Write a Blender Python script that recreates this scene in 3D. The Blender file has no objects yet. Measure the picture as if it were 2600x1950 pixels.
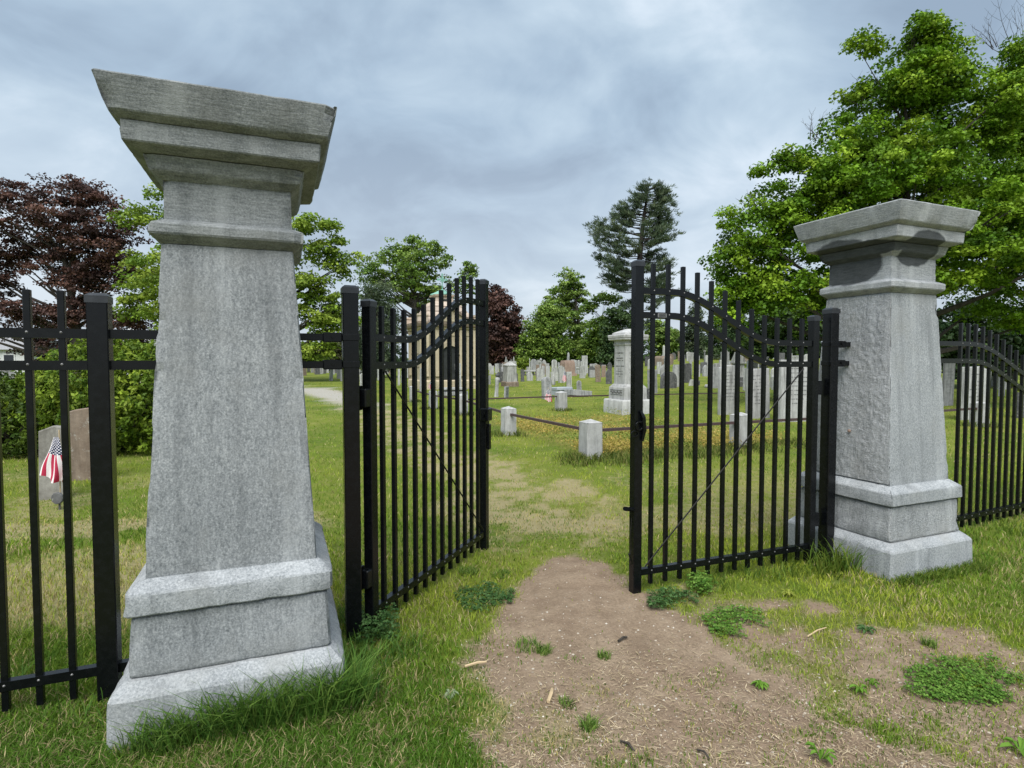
import bpy, bmesh, math, random
import numpy as np
from mathutils import Vector, Matrix

SC = bpy.context.scene
COL = SC.collection
R = math.radians
rng = np.random.default_rng(7)
random.seed(7)

# ------------------------------------------------------------------ camera
EYE = 1.5
FPX = 1460.0                      # focal length in pixels of the 2600 px wide photograph
PITCH = R(2.36)
cam_d = bpy.data.cameras.new('camera')
cam = bpy.data.objects.new('camera', cam_d)
COL.objects.link(cam)
cam.location = (0, 0, EYE)
cam.rotation_euler = (math.pi / 2 - PITCH, 0, 0)
cam_d.sensor_width = 36
cam_d.lens = FPX / 2600 * 36
cam_d.clip_start = 0.05
cam_d.clip_end = 3000
SC.camera = cam

# ------------------------------------------------------------------ world, sun, exposure
SUN_EL, SUN_AZ = R(56), R(188)    # azimuth measured clockwise from +Y: behind the camera
world = bpy.data.worlds.new('World')
SC.world = world
world.use_nodes = True
wn, wl = world.node_tree.nodes, world.node_tree.links
wn.clear()
def WN(t, **k):
    n = wn.new(t)
    for a, b in k.items(): setattr(n, a, b)
    return n
w_out = WN('ShaderNodeOutputWorld')
w_bg = WN('ShaderNodeBackground'); w_bg.inputs['Strength'].default_value = 0.1
w_sky = WN('ShaderNodeTexSky'); w_sky.sky_type = 'NISHITA'; w_sky.sun_disc = False
w_sky.sun_elevation = SUN_EL; w_sky.sun_rotation = SUN_AZ
w_sky.air_density = 1.2; w_sky.dust_density = 2.0
w_tc = WN('ShaderNodeTexCoord')
w_sep = WN('ShaderNodeSeparateXYZ'); wl.new(w_tc.outputs['Generated'], w_sep.inputs[0])
def WM(op, a, b=None, c=None):
    n = WN('ShaderNodeMath', operation=op)
    for i, x in enumerate((a, b, c)):
        if x is None: continue
        if isinstance(x, (int, float)): n.inputs[i].default_value = x
        else: wl.new(x, n.inputs[i])
    return n.outputs[0]
zc = WM('ADD', WM('MAXIMUM', w_sep.outputs[2], 0.0), 0.38)
w_cmb = WN('ShaderNodeCombineXYZ')
wl.new(WM('DIVIDE', w_sep.outputs[0], zc), w_cmb.inputs[0])
wl.new(WM('DIVIDE', w_sep.outputs[1], zc), w_cmb.inputs[1])
def WNoise(scale, detail, rough, dist, off):
    m = WN('ShaderNodeMapping'); m.inputs['Location'].default_value = off
    m.inputs['Rotation'].default_value = (0, 0, R(28)); m.inputs['Scale'].default_value = (1.0, 1.08, 1)
    wl.new(w_cmb.outputs[0], m.inputs[0])
    n = WN('ShaderNodeTexNoise'); n.inputs['Scale'].default_value = scale
    n.inputs['Detail'].default_value = detail; n.inputs['Roughness'].default_value = rough
    n.inputs['Distortion'].default_value = dist
    wl.new(m.outputs[0], n.inputs['Vector'])
    return n.outputs[0]
n_big = WNoise(1.25, 5, 0.52, 0.4, (3.1, 1.7, 0))
n_med = WNoise(3.4, 7, 0.55, 0.5, (8.2, 4.4, 2))
n_mix = WM('ADD', WM('MULTIPLY', n_big, 0.62), WM('MULTIPLY', n_med, 0.38))
w_ramp = WN('ShaderNodeValToRGB')
cr = w_ramp.color_ramp
cr.elements[0].position = 0.385; cr.elements[0].color = (0.280, 0.362, 0.465, 1)
cr.elements[1].position = 0.625; cr.elements[1].color = (0.64, 0.735, 0.83, 1)
e = cr.elements.new(0.47); e.color = (0.370, 0.474, 0.588, 1)
e = cr.elements.new(0.55); e.color = (0.480, 0.590, 0.695, 1)
wl.new(n_mix, w_ramp.inputs[0])
w_gain = WN('ShaderNodeMix', data_type='RGBA', blend_type='MULTIPLY')
w_gain.inputs[0].default_value = 1.0
wl.new(w_ramp.outputs[0], w_gain.inputs[6])
w_gain.inputs[7].default_value = (3.42, 3.42, 3.40, 1)
# paler low cloud towards the horizon
w_hz = WN('ShaderNodeMix', data_type='RGBA')
hzf = WM('MULTIPLY', WM('SUBTRACT', 1.0, WM('MINIMUM', WM('MULTIPLY', WM('MAXIMUM', w_sep.outputs[2], 0.0), 2.6), 1.0)), 0.6)
wl.new(hzf, w_hz.inputs[0])
wl.new(w_gain.outputs[2], w_hz.inputs[6])
w_hz.inputs[7].default_value = (1.95, 2.08, 2.30, 1)
w_mix = WN('ShaderNodeMix', data_type='RGBA')
w_mix.inputs[0].default_value = 0.95
wl.new(w_sky.outputs[0], w_mix.inputs[6]); wl.new(w_hz.outputs[2], w_mix.inputs[7])
wl.new(w_mix.outputs[2], w_bg.inputs[0]); wl.new(w_bg.outputs[0], w_out.inputs[0])

sun_d = bpy.data.lights.new('sun', 'SUN')
sun_d.energy = 1.5; sun_d.angle = R(50); sun_d.color = (1.0, 0.975, 0.94)
sun = bpy.data.objects.new('sun', sun_d); COL.objects.link(sun)
sdir = Vector((math.sin(SUN_AZ) * math.cos(SUN_EL), math.cos(SUN_AZ) * math.cos(SUN_EL), math.sin(SUN_EL)))
sun.rotation_euler = (-sdir).to_track_quat('-Z', 'Y').to_euler()
sun.location = (0, -5, 30)

SC.view_settings.view_transform = 'Standard'
SC.view_settings.look = 'None'
SC.view_settings.gamma = 1
SC.view_settings.use_curve_mapping = False
SC.view_settings.exposure = 1.75
try:
    SC.cycles.max_bounces = 6; SC.cycles.diffuse_bounces = 3; SC.cycles.transparent_max_bounces = 4
except Exception: pass

# ------------------------------------------------------------------ numeric helpers
_tab = rng.random((256, 256))
def vnoise(x, y, s=0):
    x = np.asarray(x, float) + s * 17.31; y = np.asarray(y, float) + s * 9.77
    xi = np.floor(x).astype(int); yi = np.floor(y).astype(int)
    fx = x - xi; fy = y - yi
    fx = fx * fx * (3 - 2 * fx); fy = fy * fy * (3 - 2 * fy)
    a = _tab[xi & 255, yi & 255]; b = _tab[(xi + 1) & 255, yi & 255]
    c = _tab[xi & 255, (yi + 1) & 255]; d = _tab[(xi + 1) & 255, (yi + 1) & 255]
    return (a * (1 - fx) + b * fx) * (1 - fy) + (c * (1 - fx) + d * fx) * fy
def fbm(x, y, s=0, o=4):
    t = 0; a = 0.5; n = 0
    for i in range(o):
        t = t + a * vnoise(np.asarray(x) * 2 ** i, np.asarray(y) * 2 ** i, s + i * 3.3); n += a; a *= .5
    return t / n
def sstep(a, b, x):
    t = np.clip((np.asarray(x, float) - a) / (b - a), 0, 1)
    return t * t * (3 - 2 * t)

def terrain(x, y):
    x = np.asarray(x, float); y = np.asarray(y, float)
    k = x / np.maximum(y, 5.0)
    z = 0.55 * sstep(35, 95, y) * sstep(-.25, .02, k)
    z = z + 1.25 * sstep(22, 80, y) * sstep(.13, .30, k)
    return z
def bumps(x, y):
    f = sstep(0, 6, np.abs(y) + 2)
    near = sstep(5.2, 4.2, np.abs(y)) * sstep(-.6, .1, x)
    f2 = near * (0.030 * (fbm(x * 3.1, y * 3.1, 12, 3) - .5) + .012 * (fbm(x * 9, y * 9, 13, 2) - .5))
    return f2 + f * (0.035 * (fbm(x * .9, y * .9, 5, 3) - .5) + 0.012 * (fbm(x * 6, y * 6, 9, 2) - .5))
def gz(x, y): return float(terrain(x, y) + bumps(x, y))

def ray(u, v):
    a = (u - 1300) / FPX; b = -(v - 975) / FPX
    c, s = math.cos(PITCH), math.sin(PITCH)
    return a, c + b * s, -s + b * c
_ys = np.concatenate([np.arange(1.2, 40, .05), np.arange(40, 160, .25)])
def at(u, v):
    """ground point that the photograph shows at pixel u, v"""
    dx, dy, dz = ray(u, v)
    t = _ys / dy
    below = EYE + dz * t <= terrain(dx * t, _ys)
    i = int(np.argmax(below)) if below.any() else len(_ys) - 120
    return dx * t[i], _ys[i]
def zat(u, v, y):
    dx, dy, dz = ray(u, v)
    return EYE + dz * y / dy

# ------------------------------------------------------------------ object helpers
def tag(o, label=None, cat=None, group=None, kind=None):
    if label: o['label'] = label
    if cat: o['category'] = cat
    if group: o['group'] = group
    if kind: o['kind'] = kind
    return o
def empty(name, loc=(0, 0, 0), rz=0, label=None, cat=None, group=None):
    o = bpy.data.objects.new(name, None); COL.objects.link(o)
    o.location = loc; o.rotation_euler = (0, 0, rz); o.empty_display_size = .2
    return tag(o, label, cat, group)
def link(name, me, mat, parent=None):
    o = bpy.data.objects.new(name, me); COL.objects.link(o)
    if mat is not None and not me.materials: me.materials.append(mat)
    if parent is not None: o.parent = parent
    return o
class MB:
    def __init__(s): s.v = []; s.f = []
    def add(s, vs, fs):
        n = len(s.v); s.v += [tuple(p) for p in vs]; s.f += [[i + n for i in f] for f in fs]; return s
    def box(s, c, d, m=None, bev=0.0):
        x, y, z = d[0] / 2, d[1] / 2, d[2] / 2
        if bev:
            b = bev
            vs = []
            for sz in (-1, 1):
                for ax, ay in ((-x + b, -y), (x - b, -y), (x, -y + b), (x, y - b), (x - b, y), (-x + b, y), (-x, y - b), (-x, -y + b)):
                    vs.append((ax, ay, sz * (z - b)))
            k = len(vs)
            for sz in (-1, 1):
                for ax, ay in ((-x + b, -y + b), (x - b, -y + b), (x - b, y - b), (-x + b, y - b)):
                    vs.append((ax, ay, sz * z))
            fs = [[i, (i + 1) % 8, 8 + (i + 1) % 8, 8 + i] for i in range(8)]
            for base, off, fl in ((0, 16, 1), (8, 20, 0)):
                L = [[base + 0, base + 1, off + 1, off], [base + 1, base + 2, off + 1], [base + 2, base + 3, off + 2, off + 1],
                     [base + 3, base + 4, off + 2], [base + 4, base + 5, off + 3, off + 2], [base + 5, base + 6, off + 3],
                     [base + 6, base + 7, off, off + 3], [base + 7, base + 0, off], [off, off + 1, off + 2, off + 3]]
                fs += [f[::-1] for f in L] if fl else L
        else:
            vs = [(i, j, k) for k in (-z, z) for i, j in ((-x, -y), (x, -y), (x, y), (-x, y))]
            fs = [[3, 2, 1, 0], [4, 5, 6, 7], [0, 1, 5, 4], [1, 2, 6, 5], [2, 3, 7, 6], [3, 0, 4, 7]]
        out = []
        for p in vs:
            q = Vector(p)
            if m is not None: q = m @ q
            out.append((q.x + c[0], q.y + c[1], q.z + c[2]))
        return s.add(out, fs)
    def tube(s, pts, rad, n=6, cap=True):
        pts = [Vector(p) for p in pts]
        if not isinstance(rad, (list, tuple)): rad = [rad] * len(pts)
        vs = []; up = Vector((0, 0, 1)); prev = None
        for i, p in enumerate(pts):
            d = (pts[min(i + 1, len(pts) - 1)] - pts[max(i - 1, 0)]).normalized()
            a = d.cross(up if abs(d.z) < .95 else Vector((1, 0, 0))).normalized() if prev is None else (prev - d * prev.dot(d)).normalized()
            prev = a; b = d.cross(a)
            for k in range(n):
                t = 2 * math.pi * (k + .5) / n
                vs.append(p + a * math.cos(t) * rad[i] + b * math.sin(t) * rad[i])
        fs = [[i * n + k, i * n + (k + 1) % n, (i + 1) * n + (k + 1) % n, (i + 1) * n + k] for i in range(len(pts) - 1) for k in range(n)]
        if cap: fs += [list(range(n))[::-1], [(len(pts) - 1) * n + k for k in range(n)]]
        return s.add(vs, fs)
    def lathe(s, prof, n=16, c=(0, 0, 0)):
        vs = [(c[0] + r * math.cos(2 * math.pi * k / n), c[1] + r * math.sin(2 * math.pi * k / n), c[2] + z) for r, z in prof for k in range(n)]
        m = len(prof)
        fs = [[i * n + k, i * n + (k + 1) % n, (i + 1) * n + (k + 1) % n, (i + 1) * n + k] for i in range(m - 1) for k in range(n)]
        fs += [list(range(n))[::-1], [(m - 1) * n + k for k in range(n)]]
        return s.add(vs, fs)
    def prism(s, out, t, y0=0.0, bev=0.0):
        """outline in x,z extruded along y (thickness t), front edge chamfered"""
        n = len(out); cx = sum(p[0] for p in out) / n; cz = sum(p[1] for p in out) / n
        def ring(y, k):
            r = []
            for x, z in out:
                dx, dz = x - cx, z - cz; L = math.hypot(dx, dz) or 1
                r.append((x - dx / L * k, y, z - (dz / L * k if z > 0.02 else 0)))
            return r
        rs = [ring(y0 - t / 2, bev), ring(y0 - t / 2 + bev, 0), ring(y0 + t / 2 - bev, 0), ring(y0 + t / 2, bev)] if bev else [ring(y0 - t / 2, 0), ring(y0 + t / 2, 0)]
        vs = [p for r in rs for p in r]; m = len(rs)
        fs = [[i * n + k, i * n + (k + 1) % n, (i + 1) * n + (k + 1) % n, (i + 1) * n + k] for i in range(m - 1) for k in range(n)]
        fs += [list(range(n)), [(m - 1) * n + k for k in range(n)][::-1]]
        fs = [f[::-1] for f in fs]
        return s.add(vs, fs)
    def mesh(s, name, smooth=None):
        me = bpy.data.meshes.new(name); me.from_pydata(s.v, [], s.f); me.validate()
        bm = bmesh.new(); bm.from_mesh(me); bmesh.ops.recalc_face_normals(bm, faces=bm.faces); bm.to_mesh(me); bm.free()
        if smooth:
            me.shade_smooth(); me.set_sharp_from_angle(angle=R(smooth))
        me.update(); return me
    def build(s, name, mat, parent=None, smooth=None):
        return link(name, s.mesh(name, smooth), mat, parent)

def np_mesh(name, verts, faces_flat, counts, cols=None, smooth=False):
    """fast mesh from numpy; faces all given as flat index list with per-face counts"""
    me = bpy.data.meshes.new(name)
    nv, nl, nf = len(verts), len(faces_flat), len(counts)
    me.vertices.add(nv); me.loops.add(nl); me.polygons.add(nf)
    me.vertices.foreach_set('co', np.asarray(verts, np.float32).ravel())
    me.loops.foreach_set('vertex_index', np.asarray(faces_flat, np.int32))
    st = np.concatenate([[0], np.cumsum(counts)[:-1]]).astype(np.int32)
    me.polygons.foreach_set('loop_start', st)
    me.polygons.foreach_set('loop_total', np.asarray(counts, np.int32))
    me.update(calc_edges=True)
    if cols is not None:
        a = me.color_attributes.new('Col', 'FLOAT_COLOR', 'POINT')
        c4 = np.ones((nv, 4), np.float32); c4[:, :3] = cols
        a.data.foreach_set('color', c4.ravel())
    if smooth: me.shade_smooth()
    return me

# ------------------------------------------------------------------ materials
def mk(name):
    m = bpy.data.materials.new(name); m.use_nodes = True
    nt = m.node_tree; nt.nodes.clear()
    return m, nt
class NT:
    def __init__(s, name):
        s.m, s.t = mk(name); s.n = s.t.nodes; s.l = s.t.links
        s.out = s.n.new('ShaderNodeOutputMaterial'); s.b = s.n.new('ShaderNodeBsdfPrincipled')
        s.l.new(s.b.outputs[0], s.out.inputs[0]); s._tc = None
    def coord(s, k='Object'):
        if s._tc is None: s._tc = s.n.new('ShaderNodeTexCoord')
        return s._tc.outputs[k]
    def put(s, sock, x):
        if hasattr(x, 'is_output') or isinstance(x, bpy.types.NodeSocket): s.l.new(x, sock)
        elif isinstance(x, (tuple, list)) and sock.type == 'RGBA' and len(x) == 3: sock.default_value = (*x, 1)
        else: sock.default_value = x
    def noise(s, scale, detail=3, rough=.55, vec=None, stretch=None, off=(0, 0, 0), dist=0):
        v = vec if vec is not None else s.coord()
        if stretch or off != (0, 0, 0):
            mp = s.n.new('ShaderNodeMapping'); mp.inputs['Scale'].default_value = stretch or (1, 1, 1)
            mp.inputs['Location'].default_value = off
            s.l.new(v, mp.inputs[0]); v = mp.outputs[0]
        n = s.n.new('ShaderNodeTexNoise'); n.inputs['Scale'].default_value = scale
        n.inputs['Detail'].default_value = detail; n.inputs['Roughness'].default_value = rough
        n.inputs['Distortion'].default_value = dist
        s.l.new(v, n.inputs['Vector']); return n.outputs[0]
    def ramp(s, fac, stops):
        r = s.n.new('ShaderNodeValToRGB'); e = r.color_ramp.elements
        for i, (p, c) in enumerate(stops):
            el = e[i] if i < 2 else e.new(p)
            el.position = p; el.color = (*c, 1) if len(c) == 3 else c
        s.l.new(fac, r.inputs[0]); return r.outputs[0]
    def math(s, op, a, b=None, clamp=False):
        n = s.n.new('ShaderNodeMath'); n.operation = op; n.use_clamp = clamp
        s.put(n.inputs[0], a)
        if b is not None: s.put(n.inputs[1], b)
        return n.outputs[0]
    def mix(s, f, a, b, mode='MIX'):
        n = s.n.new('ShaderNodeMix'); n.data_type = 'RGBA'; n.blend_type = mode
        s.put(n.inputs[0], f); s.put(n.inputs[6], a); s.put(n.inputs[7], b); return n.outputs[2]
    def bump(s, h, strength=.3, dist=.01, prev=None):
        n = s.n.new('ShaderNodeBump'); n.inputs['Strength'].default_value = strength; n.inputs['Distance'].default_value = dist
        s.l.new(h, n.inputs['Height'])
        if prev is not None: s.l.new(prev, n.inputs['Normal'])
        return n.outputs[0]
    def fin(s, col, rough=.7, nrm=None, spec=.3, metal=0):
        s.put(s.b.inputs['Base Color'], col); s.put(s.b.inputs['Roughness'], rough)
        s.b.inputs['Specular IOR Level'].default_value = spec; s.b.inputs['Metallic'].default_value = metal
        if nrm is not None: s.l.new(nrm, s.b.inputs['Normal'])
        return s.m
def g(v): return (v, v, v)

def granite(name, lo, mid, hi, stain=False, rough_face=False, grain=(1, 1, .12)):
    k = NT(name)
    sp = k.noise(130, 3, .75)
    gr = k.noise(95, 3, .65, stretch=grain)
    big = k.noise(1.6, 4, .6)
    vs = k.noise(9, 4, .6, stretch=(1, 1, .06), off=(3, 1, 0))
    v = k.math('ADD', k.math('MULTIPLY', sp, .50), k.math('MULTIPLY', gr, .32))
    v = k.math('ADD', v, k.math('MULTIPLY', big, .18))
    col = k.ramp(v, [(.36, lo), (.62, hi), (.49, mid)])
    col = k.mix(k.ramp(vs, [(.54, g(0)), (.70, g(.40))]), col, tuple(min(1, c * 1.28) for c in hi))
    col = k.mix(k.ramp(vs, [(.30, g(.45)), (.45, g(0))]), col, tuple(c * .62 for c in lo))
    warm = k.noise(3.3, 3, .6, off=(5, 5, 5))
    col = k.mix(k.ramp(warm, [(.52, g(0)), (.72, g(.5))]), col, (mid[0] * 1.03, mid[1] * .985, mid[2] * .92), 'MIX')
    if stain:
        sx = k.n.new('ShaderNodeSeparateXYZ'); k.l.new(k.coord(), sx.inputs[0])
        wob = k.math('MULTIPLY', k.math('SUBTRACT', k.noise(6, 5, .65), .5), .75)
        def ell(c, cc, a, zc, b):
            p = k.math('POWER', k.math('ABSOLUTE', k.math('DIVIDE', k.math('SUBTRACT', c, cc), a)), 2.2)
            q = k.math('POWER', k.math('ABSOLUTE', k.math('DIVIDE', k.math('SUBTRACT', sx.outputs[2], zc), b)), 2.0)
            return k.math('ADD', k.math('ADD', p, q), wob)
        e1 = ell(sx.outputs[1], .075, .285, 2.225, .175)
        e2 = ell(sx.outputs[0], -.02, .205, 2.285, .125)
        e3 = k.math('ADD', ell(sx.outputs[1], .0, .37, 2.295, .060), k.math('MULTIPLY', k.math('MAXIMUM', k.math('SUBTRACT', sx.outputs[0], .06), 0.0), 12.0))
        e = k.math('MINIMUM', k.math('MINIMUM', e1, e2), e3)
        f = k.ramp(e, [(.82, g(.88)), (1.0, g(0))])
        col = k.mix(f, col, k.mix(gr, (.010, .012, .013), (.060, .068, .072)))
    h = k.math('ADD', k.math('MULTIPLY', sp, .5), k.math('MULTIPLY', gr, .7))
    nrm = k.bump(h, .5, .006)
    if rough_face:
        h2 = k.noise(42, 6, .72, stretch=(1, .7, 1.5), dist=.8)
        nrm = k.bump(h2, .6, .02, nrm)
    return k.fin(col, .82, nrm, .25)

M = {}
M['granite'] = granite('granite_pointed', (.105, .116, .124), (.215, .229, .238), (.36, .375, .384), grain=(1, 1, .4))
M['granite_cap'] = granite('granite_tooled', (.085, .096, .098), (.175, .188, .190), (.29, .305, .307), grain=(.16, .16, 1.3))
M['granite_light'] = granite('granite_pale', (.15, .164, .174), (.275, .292, .303), (.42, .438, .45), grain=(1, 1, .8))
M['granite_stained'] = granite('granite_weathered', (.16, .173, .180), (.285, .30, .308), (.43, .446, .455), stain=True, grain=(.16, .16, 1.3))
M['granite_rough'] = granite('granite_rock_faced', (.155, .166, .172), (.28, .293, .300), (.43, .443, .45), rough_face=True)

def metal(name, base, rough=.38, spec=.42):
    k = NT(name)
    n = k.noise(30, 4, .6)
    sx = k.n.new('ShaderNodeSeparateXYZ'); k.l.new(k.coord('Object'), sx.inputs[0])
    c = k.mix(k.ramp(n, [(.45, g(0)), (.75, g(.5))]), base, tuple(b * 1.9 + .002 for b in base))
    return k.fin(c, k.math('ADD', k.math('MULTIPLY', n, .22), rough - .1), k.bump(k.noise(240, 2), .06, .002), spec)
M['black'] = metal('black_powder_coat', (.003, .0036, .0045), .25, .30)
M['cap'] = metal('black_cap_painted_sheen', (.022, .024, .028), .3, .5)  # sky reflection on the post caps painted in as a lighter, bluish base
M['bolt'] = metal('worn_rivet_metal', (.14, .14, .14), .35)
M['iron'] = metal('rusty_iron', (.060, .036, .036), .6)
M['steel'] = metal('steel_rod', (.010, .0095, .009), .5, .2)

def stone(name, lo, hi, stain, st_amt=.5, lichen=None, sc=1.0):
    k = NT(name)
    oi = k.n.new('ShaderNodeObjectInfo')
    vec = k.n.new('ShaderNodeVectorMath'); vec.operation = 'ADD'
    k.l.new(k.coord(), vec.inputs[0])
    sc3 = k.n.new('ShaderNodeVectorMath'); sc3.operation = 'SCALE'; sc3.inputs[0].default_value = (31, 17, 11)
    k.l.new(oi.outputs['Random'], sc3.inputs['Scale']); k.l.new(sc3.outputs[0], vec.inputs[1])
    v = vec.outputs[0]
    a = k.noise(7 * sc, 5, .65, v); b = k.noise(11 * sc, 4, .65, v, (1, 1, .1)); f = k.noise(60 * sc, 3, .6, v)
    col = k.mix(k.ramp(a, [(.3, g(0)), (.7, g(1))]), lo, hi)
    col = k.mix(k.ramp(b, [(.46, g(0)), (.68, g(st_amt))]), col, stain)
    if lichen: col = k.mix(k.ramp(k.noise(14 * sc, 4, .7, v, off=(4, 4, 4)), [(.58, g(0)), (.66, g(.8))]), col, lichen)
    col = k.mix(.3, col, k.ramp(f, [(.3, g(.45)), (.7, g(1))]), 'MULTIPLY')
    tone = k.math('ADD', k.math('MULTIPLY', oi.outputs['Random'], .3), .82)
    n = k.n.new('ShaderNodeVectorMath'); n.operation = 'SCALE'; k.l.new(col, n.inputs[0]); k.l.new(tone, n.inputs['Scale'])
    return k.fin(n.outputs[0], .8, k.bump(k.math('ADD', f, a), .35, .006), .25)
M['marble'] = stone('weathered_white_marble', (.36, .36, .35), (.55, .55, .53), (.12, .12, .115), .78)
M['marble_clean'] = stone('pale_granite_post', (.38, .38, .37), (.51, .51, .50), (.19, .19, .18), .55)
M['marble_grey'] = stone('grey_marble', (.25, .255, .26), (.42, .42, .42), (.09, .09, .09), .6)
M['slab_grey'] = stone('streaked_grey_marble', (.36, .36, .355), (.50, .495, .49), (.14, .135, .13), .75)
M['aged'] = stone('aged_grey_brown_marble', (.15, .14, .125), (.31, .30, .27), (.07, .065, .055), .6)
M['slate'] = stone('dark_slate', (.07, .07, .075), (.15, .15, .15), (.03, .03, .03), .5, (.3, .3, .27))
M['brown'] = stone('brownstone', (.19, .14, .105), (.31, .245, .19), (.08, .065, .05), .45, (.42, .40, .36))
M['pink'] = stone('pink_granite', (.30, .21, .165), (.43, .32, .26), (.17, .11, .08), .3)
M['bluegrey'] = stone('blue_grey_granite', (.36, .40, .44), (.52, .56, .60), (.26, .28, .3), .3)
M['lime'] = stone('mausoleum_limestone', (.44, .37, .25), (.60, .52, .38), (.27, .225, .15), .45)
M['rooflime'] = stone('mausoleum_roof_stone', (.43, .345, .275), (.58, .49, .41), (.27, .22, .17), .4)
M['verdigris'] = stone('verdigris_copper', (.17, .38, .30), (.30, .55, .45), (.10, .22, .18), .35)
M['letter'] = stone('weathered_carving', (.13, .13, .13), (.21, .21, .21), (.1, .1, .1), .3)
M['door'] = stone('dark_bronze', (.022, .026, .026), (.05, .055, .055), (.02, .02, .02), .3)
M['whitepaint'] = stone('white_clapboard', (.62, .63, .64), (.74, .75, .76), (.5, .5, .5), .2)
M['shingle'] = stone('grey_shingle', (.22, .22, .23), (.34, .34, .35), (.14, .14, .14), .3)
M['glass'] = NT('dark_window_glass').fin((.02, .024, .03), .1, None, .5)
M['wood'] = NT('pale_dowel').fin((.50, .38, .23), .6)
def bark(name, a, b):
    k = NT(name)
    n = k.noise(9, 5, .65, stretch=(1, 1, .15)); n2 = k.noise(40, 3)
    return k.fin(k.mix(n, a, b), .9, k.bump(k.math('ADD', n, n2), .8, .03), .1)
M['bark'] = bark('grey_brown_bark', (.028, .024, .020), (.095, .085, .072))
M['pinebark'] = bark('pine_bark', (.016, .014, .012), (.045, .038, .034))
M['twig'] = bark('bare_twig', (.12, .10, .08), (.26, .22, .18))
def leafmat(name, trans=.28, rough=.55, spec=.2):
    k = NT(name)
    a = k.n.new('ShaderNodeAttribute'); a.attribute_name = 'Col'
    k.fin(a.outputs['Color'], rough, None, spec)
    t = k.n.new('ShaderNodeBsdfTranslucent'); k.l.new(a.outputs['Color'], t.inputs[0])
    mx = k.n.new('ShaderNodeMixShader'); mx.inputs[0].default_value = trans
    k.l.new(k.b.outputs[0], mx.inputs[1]); k.l.new(t.outputs[0], mx.inputs[2]); k.l.new(mx.outputs[0], k.out.inputs[0])
    return k.m
M['leaf'] = leafmat('foliage')
M['grass'] = leafmat('grass_blades', .25, .6, .15)
M['litter'] = leafmat('dry_litter', .1, .8, .1)

# ------------------------------------------------------------------ ground masks
TRACK = [(0.45, 4.3), (0.25, 5.6), (-.1, 6.8), (-.75, 8.3), (-1.9, 11.2), (-3.7, 16.0), (-6.7, 22.8), (-10.9, 30.5), (-17, 36), (-26, 40)]
def poly_dist(x, y, P):
    d = np.full(np.shape(x), 1e9)
    for (ax, ay), (bx, by) in zip(P[:-1], P[1:]):
        vx, vy = bx - ax, by - ay
        t = np.clip(((x - ax) * vx + (y - ay) * vy) / (vx * vx + vy * vy), 0, 1)
        d = np.minimum(d, np.hypot(x - ax - t * vx, y - ay - t * vy))
    return d
FD = np.array([math.cos(R(22.5)), math.sin(R(22.5))])      # direction of the fence line
FN = np.array([-FD[1], FD[0]])                             # into the cemetery
PA = np.array([1.214, 8.85])                               # near corner post of the plot
def masks(x, y):
    x = np.asarray(x, float); y = np.asarray(y, float)
    w1 = fbm(x * 1.7, y * 1.7, 21, 4); w2 = fbm(x * 5, y * 5, 31, 3)
    # trodden bare earth in front of and through the gateway
    lb = np.interp(y, [1.2, 2.0, 2.7, 3.3, 4.0, 4.4], [-.35, -.22, -.20, -.12, .05, .25])
    rb = np.interp(y, [1.2, 2.0, 2.6, 3.2, 3.7, 4.4], [2.3, 1.9, 1.5, 1.18, .95, .62])
    wob = (w1 - .5) * .7 + (w2 - .5) * .35
    s = np.minimum(x - lb, rb - x) + wob
    dirt = sstep(-.16, .22, s) * sstep(4.62, 4.2, y + wob * .5)
    # straw strewn ground further right, half bare
    rb2 = np.interp(y, [1.2, 2.0, 2.6, 3.2, 3.7], [6, 4.2, 3.1, 2.35, 1.7])
    thin = sstep(-.25, .45, np.minimum(x - lb, rb2 - x) + wob * 1.4) * sstep(4.1, 3.3, y) * (.50 + .75 * sstep(.40, .62, w2 * .5 + w1 * .5))
    core = sstep(1.25, .55, np.hypot((x - .55) / .95, (y - 3.45) / 1.0) + (w2 - .5) * .5)
    w3 = fbm(x * 3.2, y * 3.2, 37, 4)
    w4 = fbm(x * 8, y * 8, 39, 3)
    dirt = dirt * np.maximum(core, np.clip(.72 + 1.2 * (w3 - .46) + 1.3 * (w4 - .5), .2, 1))
    bare = np.clip(np.maximum(dirt, np.clip(thin * np.clip(.9 + 1.6 * (w4 - .5) + 1.0 * (w3 - .5), .2, 1.1), 0, .72)), 0, 1)
    # worn wheel track beyond the gate
    d = poly_dist(x, y, TRACK)
    tr = sstep(1.25, .35, d + (w1 - .5) * 1.5) * (.45 + .55 * sstep(.4, .6, w2)) * sstep(3.9, 5.0, y)
    grav = sstep(1.15, .5, d + (w1 - .5) * .9) * sstep(15, 23, y)
    # scattered worn spots behind and left of the fence
    spots = sstep(.60, .70, fbm(x * .55, y * .55, 44, 4)) * .7 * sstep(14, 3, y)
    lft = sstep(.50, .62, fbm(x * 1.1, y * 1.6, 52, 3)) * .75 * sstep(-1.2, -2.0, x) * sstep(2.6, 3.3, y) * sstep(6.2, 5.2, y)
    spot = np.maximum(spots, lft)
    # golden ground cover inside the railed plot
    a = (x - PA[0]) * FD[0] + (y - PA[1]) * FD[1]; b = (x - PA[0]) * FN[0] + (y - PA[1]) * FN[1]
    wv = (w1 - .5) * 1.8
    gold = sstep(-.1, .5, a + wv * .3) * sstep(-.25, .4, b + wv * .3) * sstep(6.4, 5.2, b + wv) * sstep(4.9, 3.5, a + wv)
    return bare, np.maximum(tr, spot), grav, gold

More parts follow.
